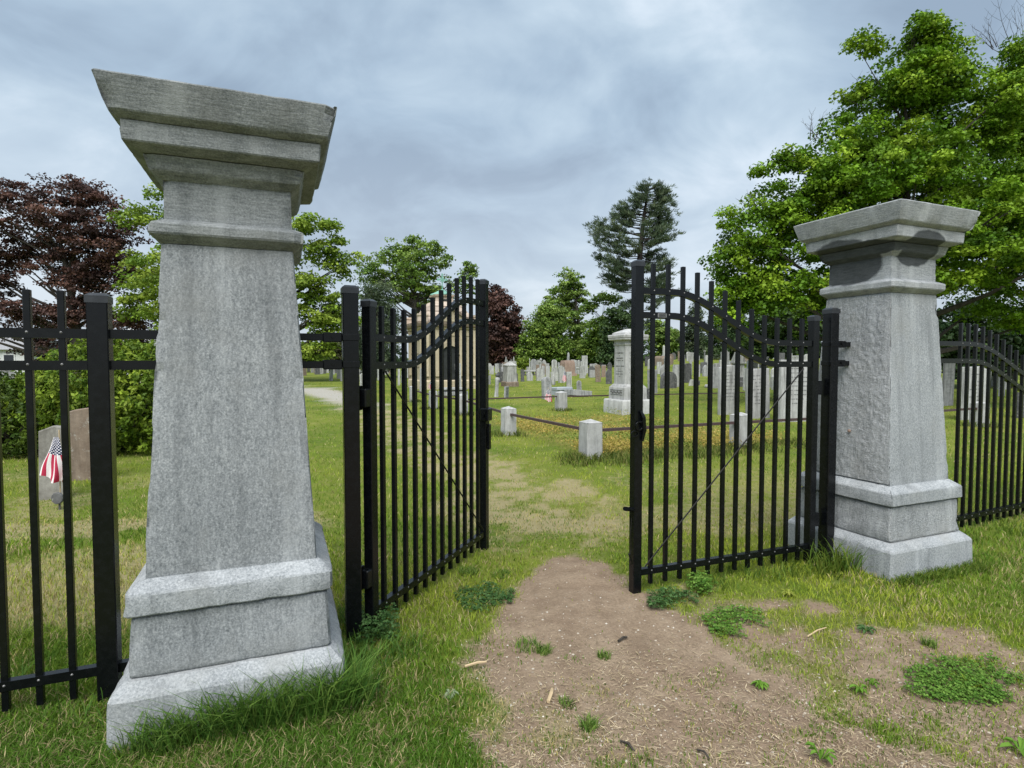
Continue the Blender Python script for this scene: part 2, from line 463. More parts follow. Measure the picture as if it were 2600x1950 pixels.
# ------------------------------------------------------------------ ground sheet
def axis(segs):
    out = []
    for a, b, st in segs: out.append(np.arange(a, b, st))
    return np.unique(np.concatenate(out + [[segs[-1][1]]]).round(4))
gx = axis([(-420, -60, 20), (-60, -14, 2), (-14, -5, .3), (-5, 6, .09), (6, 15, .3), (15, 60, 2), (60, 420, 20)])
gy = axis([(-60, 0, 6), (0, 1.2, .3), (1.2, 6, .08), (6, 14, .22), (14, 30, .6), (30, 100, 2.5), (100, 600, 25)])
GX, GY = np.meshgrid(gx, gy)
GZ = terrain(GX, GY) + bumps(GX, GY)
bare, worn, grav, gold = masks(GX, GY)
nx, ny = len(gx), len(gy)
idx = np.arange(nx * ny).reshape(ny, nx)
quads = np.stack([idx[:-1, :-1], idx[:-1, 1:], idx[1:, 1:], idx[1:, :-1]], -1).reshape(-1)
me = np_mesh('ground', np.stack([GX.ravel(), GY.ravel(), GZ.ravel()], 1), quads, np.full(len(quads) // 4, 4), smooth=True)
for nm, arr in (('bare', np.clip(bare, 0, 1)), ('worn', worn), ('gravel', grav), ('gold', gold)):
    at_ = me.attributes.new(nm, 'FLOAT', 'POINT'); at_.data.foreach_set('value', arr.ravel().astype(np.float32))
k = NT('cemetery_ground')
def A(nm):
    a = k.n.new('ShaderNodeAttribute'); a.attribute_name = nm; return a.outputs['Fac']
n1 = k.noise(.45, 5, .6); n2 = k.noise(5, 5, .65); n3 = k.noise(60, 4, .7); n4 = k.noise(300, 2, .6); n5 = k.noise(1.4, 4, .6, off=(7, 3, 1))
lawn = k.ramp(n1, [(.36, (.095, .150, .020)), (.66, (.215, .235, .045)), (.5, (.150, .190, .030))])
lawn = k.mix(k.ramp(n2, [(.5, g(0)), (.72, g(.6))]), lawn, (.24, .215, .085))
lawn = k.mix(k.ramp(n5, [(.60, g(0)), (.76, g(.45))]), lawn, (.30, .275, .12))
lawn = k.mix(.45, lawn, k.ramp(n3, [(.3, g(.35)), (.7, g(1.15))]), 'MULTIPLY')
dirtc = k.ramp(n2, [(.32, (.212, .154, .106)), (.68, (.335, .258, .182)), (.5, (.270, .202, .140))])
dirtc = k.mix(k.ramp(n5, [(.5, g(0)), (.72, g(.5))]), dirtc, (.238, .164, .116))
dirtc = k.mix(.55, dirtc, k.ramp(n3, [(.28, g(.5)), (.72, g(1.25))]), 'MULTIPLY')
dirtc = k.mix(k.ramp(n4, [(.64, g(0)), (.72, g(.6))]), dirtc, (.44, .38, .29))
gravc = k.ramp(n3, [(.3, (.24, .225, .19)), (.7, (.46, .44, .39))])
goldc = k.ramp(n2, [(.35, (.14, .16, .035)), (.7, (.27, .225, .06))])
nb = k.math('ADD', A('bare'), k.math('MULTIPLY', k.math('SUBTRACT', n3, .5), .5), True)
nb = k.ramp(nb, [(.28, g(0)), (.62, g(1))])
c = k.mix(A('gold'), lawn, goldc)
wf = k.ramp(k.math('ADD', A('worn'), k.math('MULTIPLY', k.math('SUBTRACT', k.noise(11, 5, .7), .5), 1.3)), [(.36, g(0)), (.82, g(.8))])
c = k.mix(wf, c, k.mix(.6, dirtc, (.36, .31, .165)))
c = k.mix(A('gravel'), c, gravc)
c = k.mix(nb, c, dirtc)
hh = k.math('ADD', k.math('MULTIPLY', n3, .6), k.math('MULTIPLY', n4, .3))
M['ground'] = k.fin(c, .95, k.bump(k.math('ADD', hh, n2), .7, .025), .08)
tag(link('ground', me, M['ground']), 'cemetery lawn with worn bare earth at the gateway', kind='structure')

# ------------------------------------------------------------------ stone stacks (pillars, monuments)
def ring_pts(h, rad, n):
    """square of half size h with rounded corners: points, outward normals, side index, distance to corner"""
    P = []; 
    for side in range(4):
        a = side * math.pi / 2
        ca, sa = math.cos(a), math.sin(a)
        for i in range(n):
            t = -h + rad + (2 * h - 2 * rad) * i / (n - 1)
            x, y = t, -h                                        # side 0 faces -y, then +x, +y, -x
            P.append((x * ca - y * sa, x * sa + y * ca, sa, -ca, side, h - abs(t)))
    return np.array(P)
def stack(prof, rad=.008, amp=.002, seed=0, side_amp=None, chip=.010, n=22, res=.035, bev=.004):
    """square stone turned from a half width / height profile"""
    pr = []
    for i, p in enumerate(prof):
        p = np.array(p, float)
        if 0 < i < len(prof) - 1:
            a = np.array(prof[i - 1]) - p; b = np.array(prof[i + 1]) - p
            la, lb = np.linalg.norm(a), np.linalg.norm(b)
            pr += [p + a / la * min(bev, la / 3), p + b / lb * min(bev, lb / 3)]
        else: pr.append(p)
    full = [pr[0]]; edge = [1.0]
    cs = [np.array(p, float) for p in prof]
    for a, b in zip(pr[:-1], pr[1:]):
        m = max(1, int(math.ceil(np.linalg.norm(b - a) / res)))
        for j in range(1, m + 1):
            full.append(a + (b - a) * j / m)
            edge.append(1.0 if min(np.linalg.norm(full[-1] - c_) for c_ in cs) < bev * 1.6 else 0.0)
    V = []
    for (h, z), eg in zip(full, edge):
        P = ring_pts(h, rad, n)
        per = P[:, 4] * 10 + P[:, 0] * np.abs(P[:, 3]) + P[:, 1] * np.abs(P[:, 2])
        zz = np.full(len(P), z)
        d = (fbm(per * 9, zz * 9, seed, 3) - .5) * 2 * amp
        if side_amp:
            for sd, am in side_amp.items():
                q = P[:, 4] == sd
                d = np.where(q, (fbm(per * 7 + zz * 5, zz * 11, seed + 5, 4) - .55) * 2 * am, d)
        ch = np.clip(fbm(per * 3, zz * 13, seed + 9, 3) - .52, 0, 1) * sstep(.035, .0, P[:, 5]) * chip * 8
        if eg: ch = ch + np.clip(fbm(per * 24, np.full(len(P), z * 3), seed + 17, 4) - .54, 0, 1) * chip * (3.4 if z < 1.0 else 1.8)
        zc = (fbm(per * 14, zz * 3, seed + 2, 3) - .5) * amp * .8
        d = d - ch
        V.append(np.stack([P[:, 0] + P[:, 2] * d, P[:, 1] + P[:, 3] * d, zz + zc], 1))
    m = len(V[0]); L = len(V); V = np.concatenate(V)
    i = np.arange(L - 1)[:, None] * m; kk = np.arange(m)[None]
    q = np.stack([i + kk, i + (kk + 1) % m, i + m + (kk + 1) % m, i + m + kk], -1).reshape(-1)
    flat = np.concatenate([q, np.arange(m)[::-1], (L - 1) * m + np.arange(m)])
    cnt = np.concatenate([np.full((L - 1) * m, 4), [m, m]])
    me = np_mesh('stone', V, flat, cnt)
    me.shade_smooth(); me.set_sharp_from_angle(angle=R(17))
    return me

HW = [0.296, 0.293, 0.254, 0.2445, 0.26, 0.259, 0.219, 0.168, 0.196, 0.196, 0.164, 0.162, 0.189, 0.200, 0.2395, 0.243, 0.264, 0.2865]
ZZ = [0.0, 0.137, 0.168, 0.329, 0.334, 0.391, 0.4195, 1.316, 1.340, 1.368, 1.383, 1.489, 1.507, 1.543, 1.560, 1.607, 1.625, 1.7085]
HW = [h * 1.5 for h in HW]; ZZ = [z * 1.5 for z in ZZ]
def P_(*ids): return [(HW[i], ZZ[i]) for i in ids]
def pillar(x, y, yaw, label, right):
    t = empty('gate_pillar', (x, y, 0), yaw, label, 'gate pillar', 'granite pillars of the cemetery gate')
    sm = {3: .016} if right else {}
    mats = ('granite_stained', 'granite_rough') if right else ('granite', 'granite')
    sd = 40 if right else 3
    ml = M['granite_light']
    body = M['granite'] if not right else M['granite_stained']
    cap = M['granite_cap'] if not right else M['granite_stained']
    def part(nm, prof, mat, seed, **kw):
        o = link(nm, stack(prof, seed=sd + seed, **kw), mat, t); o.data.name = nm; return o
    part('plinth', [(HW[0] + .01, -.25), (HW[0], .02), (HW[1], ZZ[1]), (HW[2] + .012, ZZ[2] - .002)], ml, 1, amp=.004, rad=.018, chip=.014, bev=.008)
    part('die', [(HW[2] - .006, ZZ[2] + .001), (HW[2], ZZ[2] + .010), (HW[3], ZZ[3] - .008), (HW[3] - .012, ZZ[3] - .001)], body if not right else M['granite_rough'], 2, amp=.003, rad=.012, side_amp={s: a for s, a in sm.items()})
    part('base_moulding', [(HW[3] - .01, ZZ[4] - .004), (HW[4], ZZ[4]), (HW[5], ZZ[5]), (HW[6] + .004, ZZ[6])], ml, 3, amp=.0025, rad=.012, chip=.012, bev=.005)
    part('shaft', [(HW[6], ZZ[6] - .004), (HW[7], ZZ[7])], body if not right else M['granite_light'], 4, amp=.0025, rad=.006, side_amp=sm)
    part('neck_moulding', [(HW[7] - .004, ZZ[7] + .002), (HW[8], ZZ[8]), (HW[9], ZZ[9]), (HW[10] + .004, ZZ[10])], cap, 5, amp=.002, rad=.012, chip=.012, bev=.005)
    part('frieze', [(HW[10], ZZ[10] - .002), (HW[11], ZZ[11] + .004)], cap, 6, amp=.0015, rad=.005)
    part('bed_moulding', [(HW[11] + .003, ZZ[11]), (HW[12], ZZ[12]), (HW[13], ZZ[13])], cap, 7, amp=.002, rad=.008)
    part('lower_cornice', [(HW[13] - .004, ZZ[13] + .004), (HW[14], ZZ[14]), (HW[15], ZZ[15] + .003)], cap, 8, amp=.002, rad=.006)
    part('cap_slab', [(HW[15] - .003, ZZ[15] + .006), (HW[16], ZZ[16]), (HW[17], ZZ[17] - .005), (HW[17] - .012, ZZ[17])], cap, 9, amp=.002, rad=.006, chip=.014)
    if right:
        # rock-faced panel that the gate side of the shaft shows, 3 mm proud of the dressed shaft
        V = []; ny_, nz_ = 64, 120
        for j in range(nz_ + 1):
            z = ZZ[6] + .012 + (ZZ[7] - ZZ[6] - .02) * j / nz_
            h = HW[6] + (HW[7] - HW[6]) * (z - ZZ[6]) / (ZZ[7] - ZZ[6])
            for i in range(ny_ + 1):
                s = -1 + 2 * i / ny_
                ed = min(1, (1 - abs(s)) * 9)
                d = .004 + (float(.45 * fbm(s * 3 + z * 4.5, z * 9 - s * 2, 71, 5) + .9 * abs(fbm(s * 9 + z * 12, z * 24 - s * 6, 75, 5) - .5) * 1.6 + .28) - .40) * .014 * ed
                V.append((-h - max(d, .002), s * (h - .004), z))
        F = [[j * (ny_ + 1) + i, j * (ny_ + 1) + i + 1, (j + 1) * (ny_ + 1) + i + 1, (j + 1) * (ny_ + 1) + i] for j in range(nz_) for i in range(ny_)]
        # close the edges back into the shaft
        n0 = len(V); b = MB(); b.add(V, F)
        rim = [i for i in range(ny_ + 1)] + [(j + 1) * (ny_ + 1) - 1 for j in range(1, nz_)] + [nz_ * (ny_ + 1) + i for i in range(ny_, -1, -1)] + [j * (ny_ + 1) for j in range(nz_ - 1, 0, -1)]
        back = [(V[i][0] + .03, V[i][1] * .985, V[i][2]) for i in rim]
        base = len(b.v); b.v += back
        b.f += [[rim[i], base + i, base + (i + 1) % len(rim), rim[(i + 1) % len(rim)]] for i in range(len(rim))]
        b.build('rough_face', M['granite_rough'], t, 50)
        mb = MB(); mb.lathe([(.004, -.006), (.011, -.005), (.012, .004), (.006, .007)], 10)
        o = mb.build('old_anchor_hole', M['pink'], t)
        zz = .98; hh_ = HW[6] + (HW[7] - HW[6]) * (zz - ZZ[6]) / (ZZ[7] - ZZ[6])
        o.location = (-hh_ - .020, -.02, zz); o.rotation_euler = (0, -math.pi / 2, 0)
    return t
PYAW = R(21.75)
PIL1 = (-1.284, 2.683); PIL2 = (2.784, 4.371)
pillar(PIL1[0], PIL1[1], R(21.7), 'near left granite gate pillar with smooth pointed shaft and grass at its foot', False)
pillar(PIL2[0], PIL2[1], R(22.6), 'right granite gate pillar with rough side and dark stain under its cap', True)

# ------------------------------------------------------------------ fences and gates
BK = M['black']
def bar_mesh(nm, h, w=.0255):
    return MB().box((0, 0, h / 2), (w, w, h), bev=.002).mesh(nm)
def picket(parent, x, z0, z1, w=.0255):
    o = link('picket', bar_mesh('picket', z1 - z0, w), BK, parent); o.location = (x, 0, z0)
    return o
def curve_rail(parent, xs, zs, hgt=.040, dep=.036, nm='rail'):
    mb = MB(); n = len(xs); vs = []
    for i in range(n):
        a = max(i - 1, 0); b = min(i + 1, n - 1)
        tx, tz = xs[b] - xs[a], zs[b] - zs[a]; L = math.hypot(tx, tz); nx_, nz_ = -tz / L, tx / L
        for s, y in ((-1, -dep / 2), (-1, dep / 2), (1, dep / 2), (1, -dep / 2)):
            vs.append((xs[i] + nx_ * s * hgt / 2, y, zs[i] + nz_ * s * hgt / 2))
    fs = [[i * 4 + k, i * 4 + (k + 1) % 4, (i + 1) * 4 + (k + 1) % 4, (i + 1) * 4 + k] for i in range(n - 1) for k in range(4)] + [[3, 2, 1, 0], [n * 4 - 4, n * 4 - 3, n * 4 - 2, n * 4 - 1]]
    mb.add(vs, fs)
    return mb.build(nm, BK, parent, 30)
def rivets(parent, pts, r=.0055, dep=.018):
    mb = MB()
    for x, z in pts:
        for sy in (-1, 1):
            y = sy * dep; vs = [(x + r * math.cos(a), y, z + r * math.sin(a)) for a in [i * math.pi / 3 for i in range(6)]] + [(x, y + sy * r * .8, z)]
            mb.add(vs, [[i, (i + 1) % 6, 6] for i in range(6)])
    return tag(mb.build('rivets', M['bolt'], parent), kind='stuff')
def post_part(parent, name, h, w, loc, z0=0):
    o = MB().box((0, 0, (h + z0) / 2), (w, w, h - z0), bev=.004).build(name, BK, parent); o.location = loc
    c = MB()
    b = w / 2 + .003; t = w / 2 - .012
    c.add([(-b, -b, h - .028), (b, -b, h - .028), (b, b, h - .028), (-b, b, h - .028), (-b, -b, h + .002), (b, -b, h + .002), (b, b, h + .002), (-b, b, h + .002),
           (-t, -t, h + .014), (t, -t, h + .014), (t, t, h + .014), (-t, t, h + .014)],
          [[0, 1, 5, 4], [1, 2, 6, 5], [2, 3, 7, 6], [3, 0, 4, 7], [4, 5, 9, 8], [5, 6, 10, 9], [6, 7, 11, 10], [7, 4, 8, 11], [8, 9, 10, 11]])
    co = c.build('post_cap', M['cap'], o)
    return o

def gate_leaf(name, hinge, ang, L, label, flip, nameplate=False):
    """local x runs from the hinge stile to the free stile"""
    t = empty(name, (hinge[0], hinge[1], 0), ang, label, 'gate', 'leaves of the black double gate')
    S = lambda q: float(sstep(.23, .82, q))
    top = lambda x: 1.640 + .318 * S(x / L)
    sec = lambda x: 1.490 + .315 * S(x / L)
    zb = .150
    def stile(nm, x, h, w, z0):
        o = post_part(t, nm, h, w, (x, 0, 0), z0); return o
    stile('hinge_stile', 0, 1.812, .057, .02)
    stile('free_stile', L, 2.118, .060, .0)
    n = 12; xs = [L * (i + 1) / (n + 1) for i in range(n)]
    for x in xs: picket(t, x, .045, top(x) + .158)
    q = np.linspace(.028, L - .028, 30)
    curve_rail(t, list(q), [top(x) - .018 for x in q])
    curve_rail(t, list(q), [sec(x) - .018 for x in q])
    curve_rail(t, [.028, L - .028], [zb - .018] * 2)
    rv = [(x, f(x) - .014) for x in xs for f in (top, sec)] + [(x, zb - .014) for x in xs]
    rivets(t, rv)
    b = MB().tube([(xs[0], .022 * flip, sec(xs[0]) - .05), (L - .06, .022 * flip, zb + .02)], .0052, 6).build('brace_rod', M['steel'], t)
    for z in (1.30, .33):
        h = MB(); h.box((-.045, 0, z), (.055, .05, .10), bev=.006).box((-.05, -.028 * flip, z), (.04, .012, .13), bev=.003)
        for dz in (-.035, 0, .035): h.tube([(-.03, -.034 * flip, z + dz), (-.03, -.042 * flip, z + dz)], .006, 6)
        h.build('hinge', BK, t)
    if nameplate:
        x = (xs[-1] + xs[-2]) / 2; s = 1 if flip > 0 else -1
        pl = MB().box((0, 0, 0), (.068, .003, .026), bev=.001).build('nameplate', M['bolt'], t)
        pl.location = (x, .0205, sec(x) - .018)
        ln = MB()
        for dz in (.006, 0, -.006): ln.box((0, .0022, dz), (.05, .0012, .0022))
        ln.build('small_print', BK, pl)
    return t
GL = 1.50
left_gate = gate_leaf('gate_leaf', (-.765, 3.085), R(69.2), 1.53, 'left leaf of black gate swung open into the cemetery', -1)
right_gate = gate_leaf('gate_leaf', (2.19, 4.185), R(180 + 20.6), 1.49, 'right leaf of black gate nearly closed, with nameplate and hanging latch', 1, True)
# latches (hinge side frames: local coordinates of the leaf)
t = left_gate; L = 1.53
mb = MB(); mb.box((L, -.02, 1.075), (.085, .07, .10), bev=.006).box((L + .048, -.01, .99), (.022, .03, .16), Matrix.Rotation(R(-10), 3, 'Y'), bev=.005)
mb.tube([(L + .03, -.02, 1.10), (L + .055, -.03, 1.09), (L + .075, -.03, 1.105)], .006, 6)
mb.box((L - .055, -.03, 1.04), (.05, .012, .014)).box((L - .055, -.03, 1.09), (.05, .012, .014)).box((L, -.045, .90), (.04, .02, .20), bev=.004)
mb.build('latch', BK, t)
t = right_gate; L = 1.49
mb = MB()
ring = [(L + .035 + .026 * math.cos(a), .035, 1.035 + .018 * math.sin(a)) for a in np.linspace(0, 2 * math.pi, 13)]
mb.tube(ring, .0045, 6); ring = [(L + .005 + .026 * math.cos(a), .042, 1.085 + .026 * math.sin(a)) for a in np.linspace(0, 2 * math.pi, 13)]
mb.tube(ring, .006, 6)
mb.tube([(L - .005, .04, 1.18), (L - .02, .052, 1.14), (L - .028, .05, 1.06), (L - .02, .04, .99)], [.009, .013, .013, .008], 7)
mb.build('latch', BK, t)
MB().tube([(L + .02, .01, .545), (L + .125, .07, .575)], .014, 8).build('pull_bar', BK, t)
MB().tube([(L + .05, .03, .50), (L + .062, .04, .40), (L + .055, .035, .30), (L + .07, .045, .235), (L + .045, .035, .17), (L + .03, .03, .11)], .0022, 5).build('loose_wire', M['steel'], t)
MB().tube([(L + .075, .045, .275), (L + .045, .035, .205)], .007, 6).build('wire_clip', BK, t)

def gate_post(x, y, h, w, yaw, label, bars, side):
    t = empty('gate_post', (x, y, 0), yaw, label, 'gate post', 'black posts the gate leaves hang from')
    post_part(t, 'post', h, w, (0, 0, 0), -.2)
    for z in (1.618, 1.478):
        MB().box((0, 0, z), (w + .006, w + .006, .034), bev=.002).build('clamp_band', BK, t)
    for z in (1.618, 1.478):
        x0 = side * (w / 2 + .003); x1 = side * bars
        b = MB().box(((x0 + x1) / 2, 0, z), (abs(x1 - x0), .030, .036), bev=.003)
        b.build('bracket_bar', BK, t)
        MB().box((side * (w / 2 + .05), 0, z), (.095, .044, .050), bev=.004).tube([(side * (w / 2 + .05), -.022, z + .004), (side * (w / 2 + .05), -.03, z + .004)], .008, 7).build('rail_bracket', BK, t)
    return t
gate_post(-.842, 3.0, 1.872, .079, PYAW, 'tall black post between left pillar and open gate leaf', .42, -1)
gate_post(2.335, 4.225, 1.868, .079, R(22), 'tall black post held to the right pillar by two short bars', .235, 1)

def fence(loc, ang, sgn, n, first, pitch, topf, secf, zb, zlow, length, label, post_x=None, post_h=1.77, post_w=.078, back=0):
    """rails run from x = -back to x = sgn*length in local coordinates"""
    t = empty('metal_fence', loc, ang, label, 'fence', 'black metal picket fences')
    if post_x is not None:
        for px in post_x: post_part(t, 'fence_post', post_h, post_w, (px, 0, 0), -.2)
    xs = [sgn * (first + pitch * i) for i in range(n)]
    for x in xs: picket(t, x, zlow, topf(abs(x)) + .160, .0255)
    q = np.linspace(-back, length, 40)
    for f in (topf, secf):
        curve_rail(t, [sgn * s for s in q], [f(max(s, 0)) - .018 for s in q])
    curve_rail(t, [sgn * s for s in (-back, length)], [zb - .018] * 2)
    rivets(t, [(x, f(abs(x)) - .014) for x in xs for f in (topf, secf)] + [(x, zb - .014) for x in xs])
    return t
fence((-1.76, 2.462, 0), R(21.7), -1, 26, .131, .1155, lambda s: 1.630, lambda s: 1.497, .175, .05, 3.1,
      'straight black picket fence with capped post left of the near pillar', [0, -2.6], back=.30)
SS = lambda s: float(sstep(.18, 1.5, s))
fence((3.84, 4.955, .0), R(25.5), 1, 24, .03, .1155, lambda s: 1.66 - .36 * SS(s), lambda s: 1.513 - .36 * SS(s), .135, .03, 2.8,
      'black picket fence with dipping top rails right of the stained pillar', [1.9], post_h=1.5, back=.62)

# ------------------------------------------------------------------ plot posts and rails
def plot_post(p, h, w, label, seed):
    t = empty('plot_post', (p[0], p[1], 0), R(22.5 + rng.uniform(-3, 3)), label, 'stone post', 'stone posts of the railed burial plots')
    o = link('post_shaft', stack([(w / 2 * 1.03, -.15), (w / 2, .0), (w / 2 * .97, h - .03)], amp=.002, seed=seed, n=8, res=.12, chip=.006), M['marble_clean'], t)
    mb = MB(); a = w / 2 * .975; z = h - .029
    mb.add([(-a, -a, z), (a, -a, z), (a, a, z), (-a, a, z), (0, 0, h + .02)], [[0, 1, 4], [1, 2, 4], [2, 3, 4], [3, 0, 4], [3, 2, 1, 0]])
    mb.build('post_top', M['marble_clean'], t)
    return t
def on(a, b): return PA + FD * a + FN * b
PB = np.array([-.07, 11.6]); PG = np.array([-1.38, 15.8]); PE = np.array([-2.44, 17.75]); PF = np.array([-3.6, 20.9])
PC = np.array([1.47, 17.2]); PD = np.array([4.0, 10.02]); PM = PA + (PD - PA) * 2.25; PH = np.array([10.6, 13.0])
plot_post(PA, .575, .275, 'biggest stone post, in the gate opening where two rails meet', 101)
plot_post(PB, .555, .255, 'stone post beside the open gate leaf with rail socket on one side', 102)
plot_post(PC, .565, .29, 'small stone post in front of the blue-grey box tomb', 103)
plot_post(PD, .575, .275, 'stone post seen through the right gate leaf before tall slabs', 104)
plot_post(PG, .57, .28, 'stone post seen through the left gate beside white tall marker', 105)
plot_post(PE, .57, .24, 'stone post seen through the left gate near the small flag', 106)
plot_post(PF, .57, .24, 'stone post farthest along the worn track behind the left gate', 107)
plot_post(PH, .56, .28, 'stone post in the gap between right pillar and right fence', 108)
plot_post(PM, .56, .27, 'stone post of the plot standing behind the right pillar', 109)
def plot_rail(a, b, label, z0=.415, z1=.415, r=.032):
    a = np.array(a); b = np.array(b); d = (b - a) / np.linalg.norm(b - a)
    a = a + d * .11; b = b - d * .11
    o = MB().tube([(a[0], a[1], z0), (*((a + b) / 2), (z0 + z1) / 2 - .002), (b[0], b[1], z1)], r, 4).build('plot_rail', M['iron'])
    return tag(o, label, 'rail', 'rusty rails between the plot posts')
plot_rail(PA, PB, 'rusty rail from biggest stone post back to the post beside open gate')
plot_rail(PB, PG, 'rusty rail running behind the free edge of the open gate leaf')
plot_rail(PG, PE, 'rusty rail between two posts behind the left gate, nearest the dark tomb base')
plot_rail(PE, PF, 'rusty rail farthest back beside the worn track')
plot_rail(PA, PD, 'rusty rail crossing behind the right gate from the biggest post')
plot_rail(PD, PM, 'rusty rail passing in front of the tall slabs by the right pillar')
plot_rail(PM, PH, 'rusty rail running on beyond the right pillar')
plot_rail(PG, PC, 'thin dark rail from the small stone post toward the open gate', .42, .42, .027)
plot_rail(PC, np.array([3.3, 17.75]), 'thin dark rail ending behind the tall inscribed monument', .42, .42, .027)
plot_rail(np.array([3.5, 17.8]), np.array([7.9, 19.3]), 'thin dark rail right of the monument behind the golden plants', .42, .42, .024)

# ------------------------------------------------------------------ tall inscribed monument
mx_, my_ = (1594 - 1300) / FPX * 16.35, 16.35
mon = empty('tall_monument', (mx_, my_, 0), R(22.5), 'tall pale four-sided monument with inscription, stepped base and moulded cap', 'monument')
def mpart(nm, prof, seed, mat='marble_clean', **kw):
    return link(nm, stack(prof, seed=seed, n=10, res=.2, **{**dict(amp=.0015, chip=.004, rad=.006), **kw}), M[mat], mon)
zA = lambda v: zat(1594, v, my_ - .35)
mpart('base_block', [(.50, -.2), (.49, zA(1018)), (.47, zA(1015))], 201)
mpart('plinth', [(.385, zA(1015)), (.38, zA(985)), (.36, zA(982))], 202)
mpart('moulding', [(.36, zA(985)), (.345, zA(981)), (.30, zA(976))], 203)
sh = mpart('shaft', [(.282, zA(980)), (.272, zA(877))], 204)
mpart('frieze', [(.285, zA(877)), (.30, zA(873)), (.285, zA(871)), (.29, zA(864))], 205)
mpart('lower_cornice', [(.36, zA(864)), (.40, zA(862)), (.405, zA(858))], 206)
mpart('cornice', [(.375, zA(858)), (.41, zA(857)), (.415, zA(851)), (.40, zA(849))], 207)
mpart('roof_block', [(.33, zA(849.5)), (.32, zA(844)), (.05, zA(833.5))], 208)
ins = MB(); r2 = random.Random(5)
def text_rows(mb, face, rows):
    for z, w0, w1, hh in rows:
        s = w0
        while s < w1:
            w = r2.uniform(.018, .034)
            if r2.random() < .86:
                if face == 'L': mb.box((-.2795, -s - w / 2, z), (.004, w * .8, hh))
                else: mb.box((s + w / 2, -.2795, z), (w * .8, .004, hh))
            s += w
zz0, zz1 = zA(980), zA(877); zq = lambda f: zz1 + (zz0 - zz1) * f
text_rows(ins, 'L', [(zq(.18), -.20, .22, .028), (zq(.25), -.04, .05, .02), (zq(.31), -.16, .16, .026), (zq(.37), -.17, .17, .024), (zq(.51), -.21, .21, .028), (zq(.58), -.05, .03, .02), (zq(.64), -.15, .15, .024), (zq(.71), -.18, .17, .026), (zq(.77), -.04, .04, .02)])
ins.build('inscription', M['letter'], mon)
ins = MB(); text_rows(ins, 'F', [(zq(.12), .05, .18, .012), (zq(.18), -.16, .16, .016), (zq(.24), -.12, .12, .014), (zq(.32), -.16, .16, .016), (zq(.38), -.16, .16, .016), (zq(.44), -.10, .10, .014), (zq(.52), .0, .16, .014), (zq(.6), -.14, .14, .016), (zq(.67), -.15, .15, .014), (zq(.8), -.1, .16, .012), (zq(.85), -.1, .13, .012)])
ins.build('faint_inscription', M['slab_grey'], mon)
orn = MB(); z0_ = (zA(1013) + zA(984)) / 2 + .02
for i in range(11):
    s = -.27 + .054 * i
    orn.box((-.388, s, z0_ + .02 * math.sin(i * 2.1)), (.012, .03, .05), Matrix.Rotation(R(35 * (-1) ** i), 3, 'X'))
orn.box((-.388, 0, z0_ + .065), (.008, .60, .012)).box((-.388, 0, z0_ - .065), (.008, .60, .012))
orn.build('carved_panel', M['letter'], mon)

# ------------------------------------------------------------------ gravestones
YAW0 = 22.5
def outline(shape, w, h):
    a = w / 2
    if shape == 'flat': return [(-a, -.2), (a, -.2), (a, h), (-a, h)]
    if shape == 'broken': return [(-a, -.2), (a, -.2), (a, h * .97), (a * .2, h), (-a * .4, h * .96), (-a, h * .86)]
    if shape == 'slant_left': return [(-a, -.2), (a, -.2), (a, h * .985), (a * .08, h), (-a, h * .93)]
    if shape == 'slant_right': return [(-a, -.2), (a, -.2), (a, h), (-a * .62, h * .955), (-a, h * .93)]
    if shape == 'round':
        r = [(-a, -.2), (a, -.2)]; n = 10
        return r + [(a * math.cos(t), h - a * .9 + a * .9 * math.sin(t)) for t in np.linspace(0, math.pi, n)]
    if shape == 'segment':
        return [(-a, -.2), (a, -.2)] + [(a * math.cos(t), h - a * .35 + a * .35 * math.sin(t)) for t in np.linspace(.05, math.pi - .05, 9)]
    if shape == 'shoulder':
        s = a * .62; hb = h - s * .75
        return [(-a, -.2), (a, -.2), (a, hb - .02), (a * .95, hb), (s, hb)] + [(s * math.cos(t), hb + s * .75 * math.sin(t)) for t in np.linspace(.15, math.pi - .15, 8)] + [(-s, hb), (-a * .95, hb), (-a, hb - .02)]
    if shape == 'gothic':
        return [(-a, -.2), (a, -.2), (a, h - a * 1.3), (a * .72, h - a * .65), (a * .3, h - a * .15), (0, h), (-a * .3, h - a * .15), (-a * .72, h - a * .65), (-a, h - a * 1.3)]
    if shape == 'peak': return [(-a, -.2), (a, -.2), (a, h - a * .45), (0, h), (-a, h - a * .45)]
    if shape == 'serp':
        return [(-a, -.2), (a, -.2)] + [(a * (1 - 2 * i / 14), h - .16 * w * (1 - math.cos(2 * math.pi * i / 14 * 1) * -1) * .5) for i in range(15)]
    return [(-a, -.2), (a, -.2), (a, h), (-a, h)]
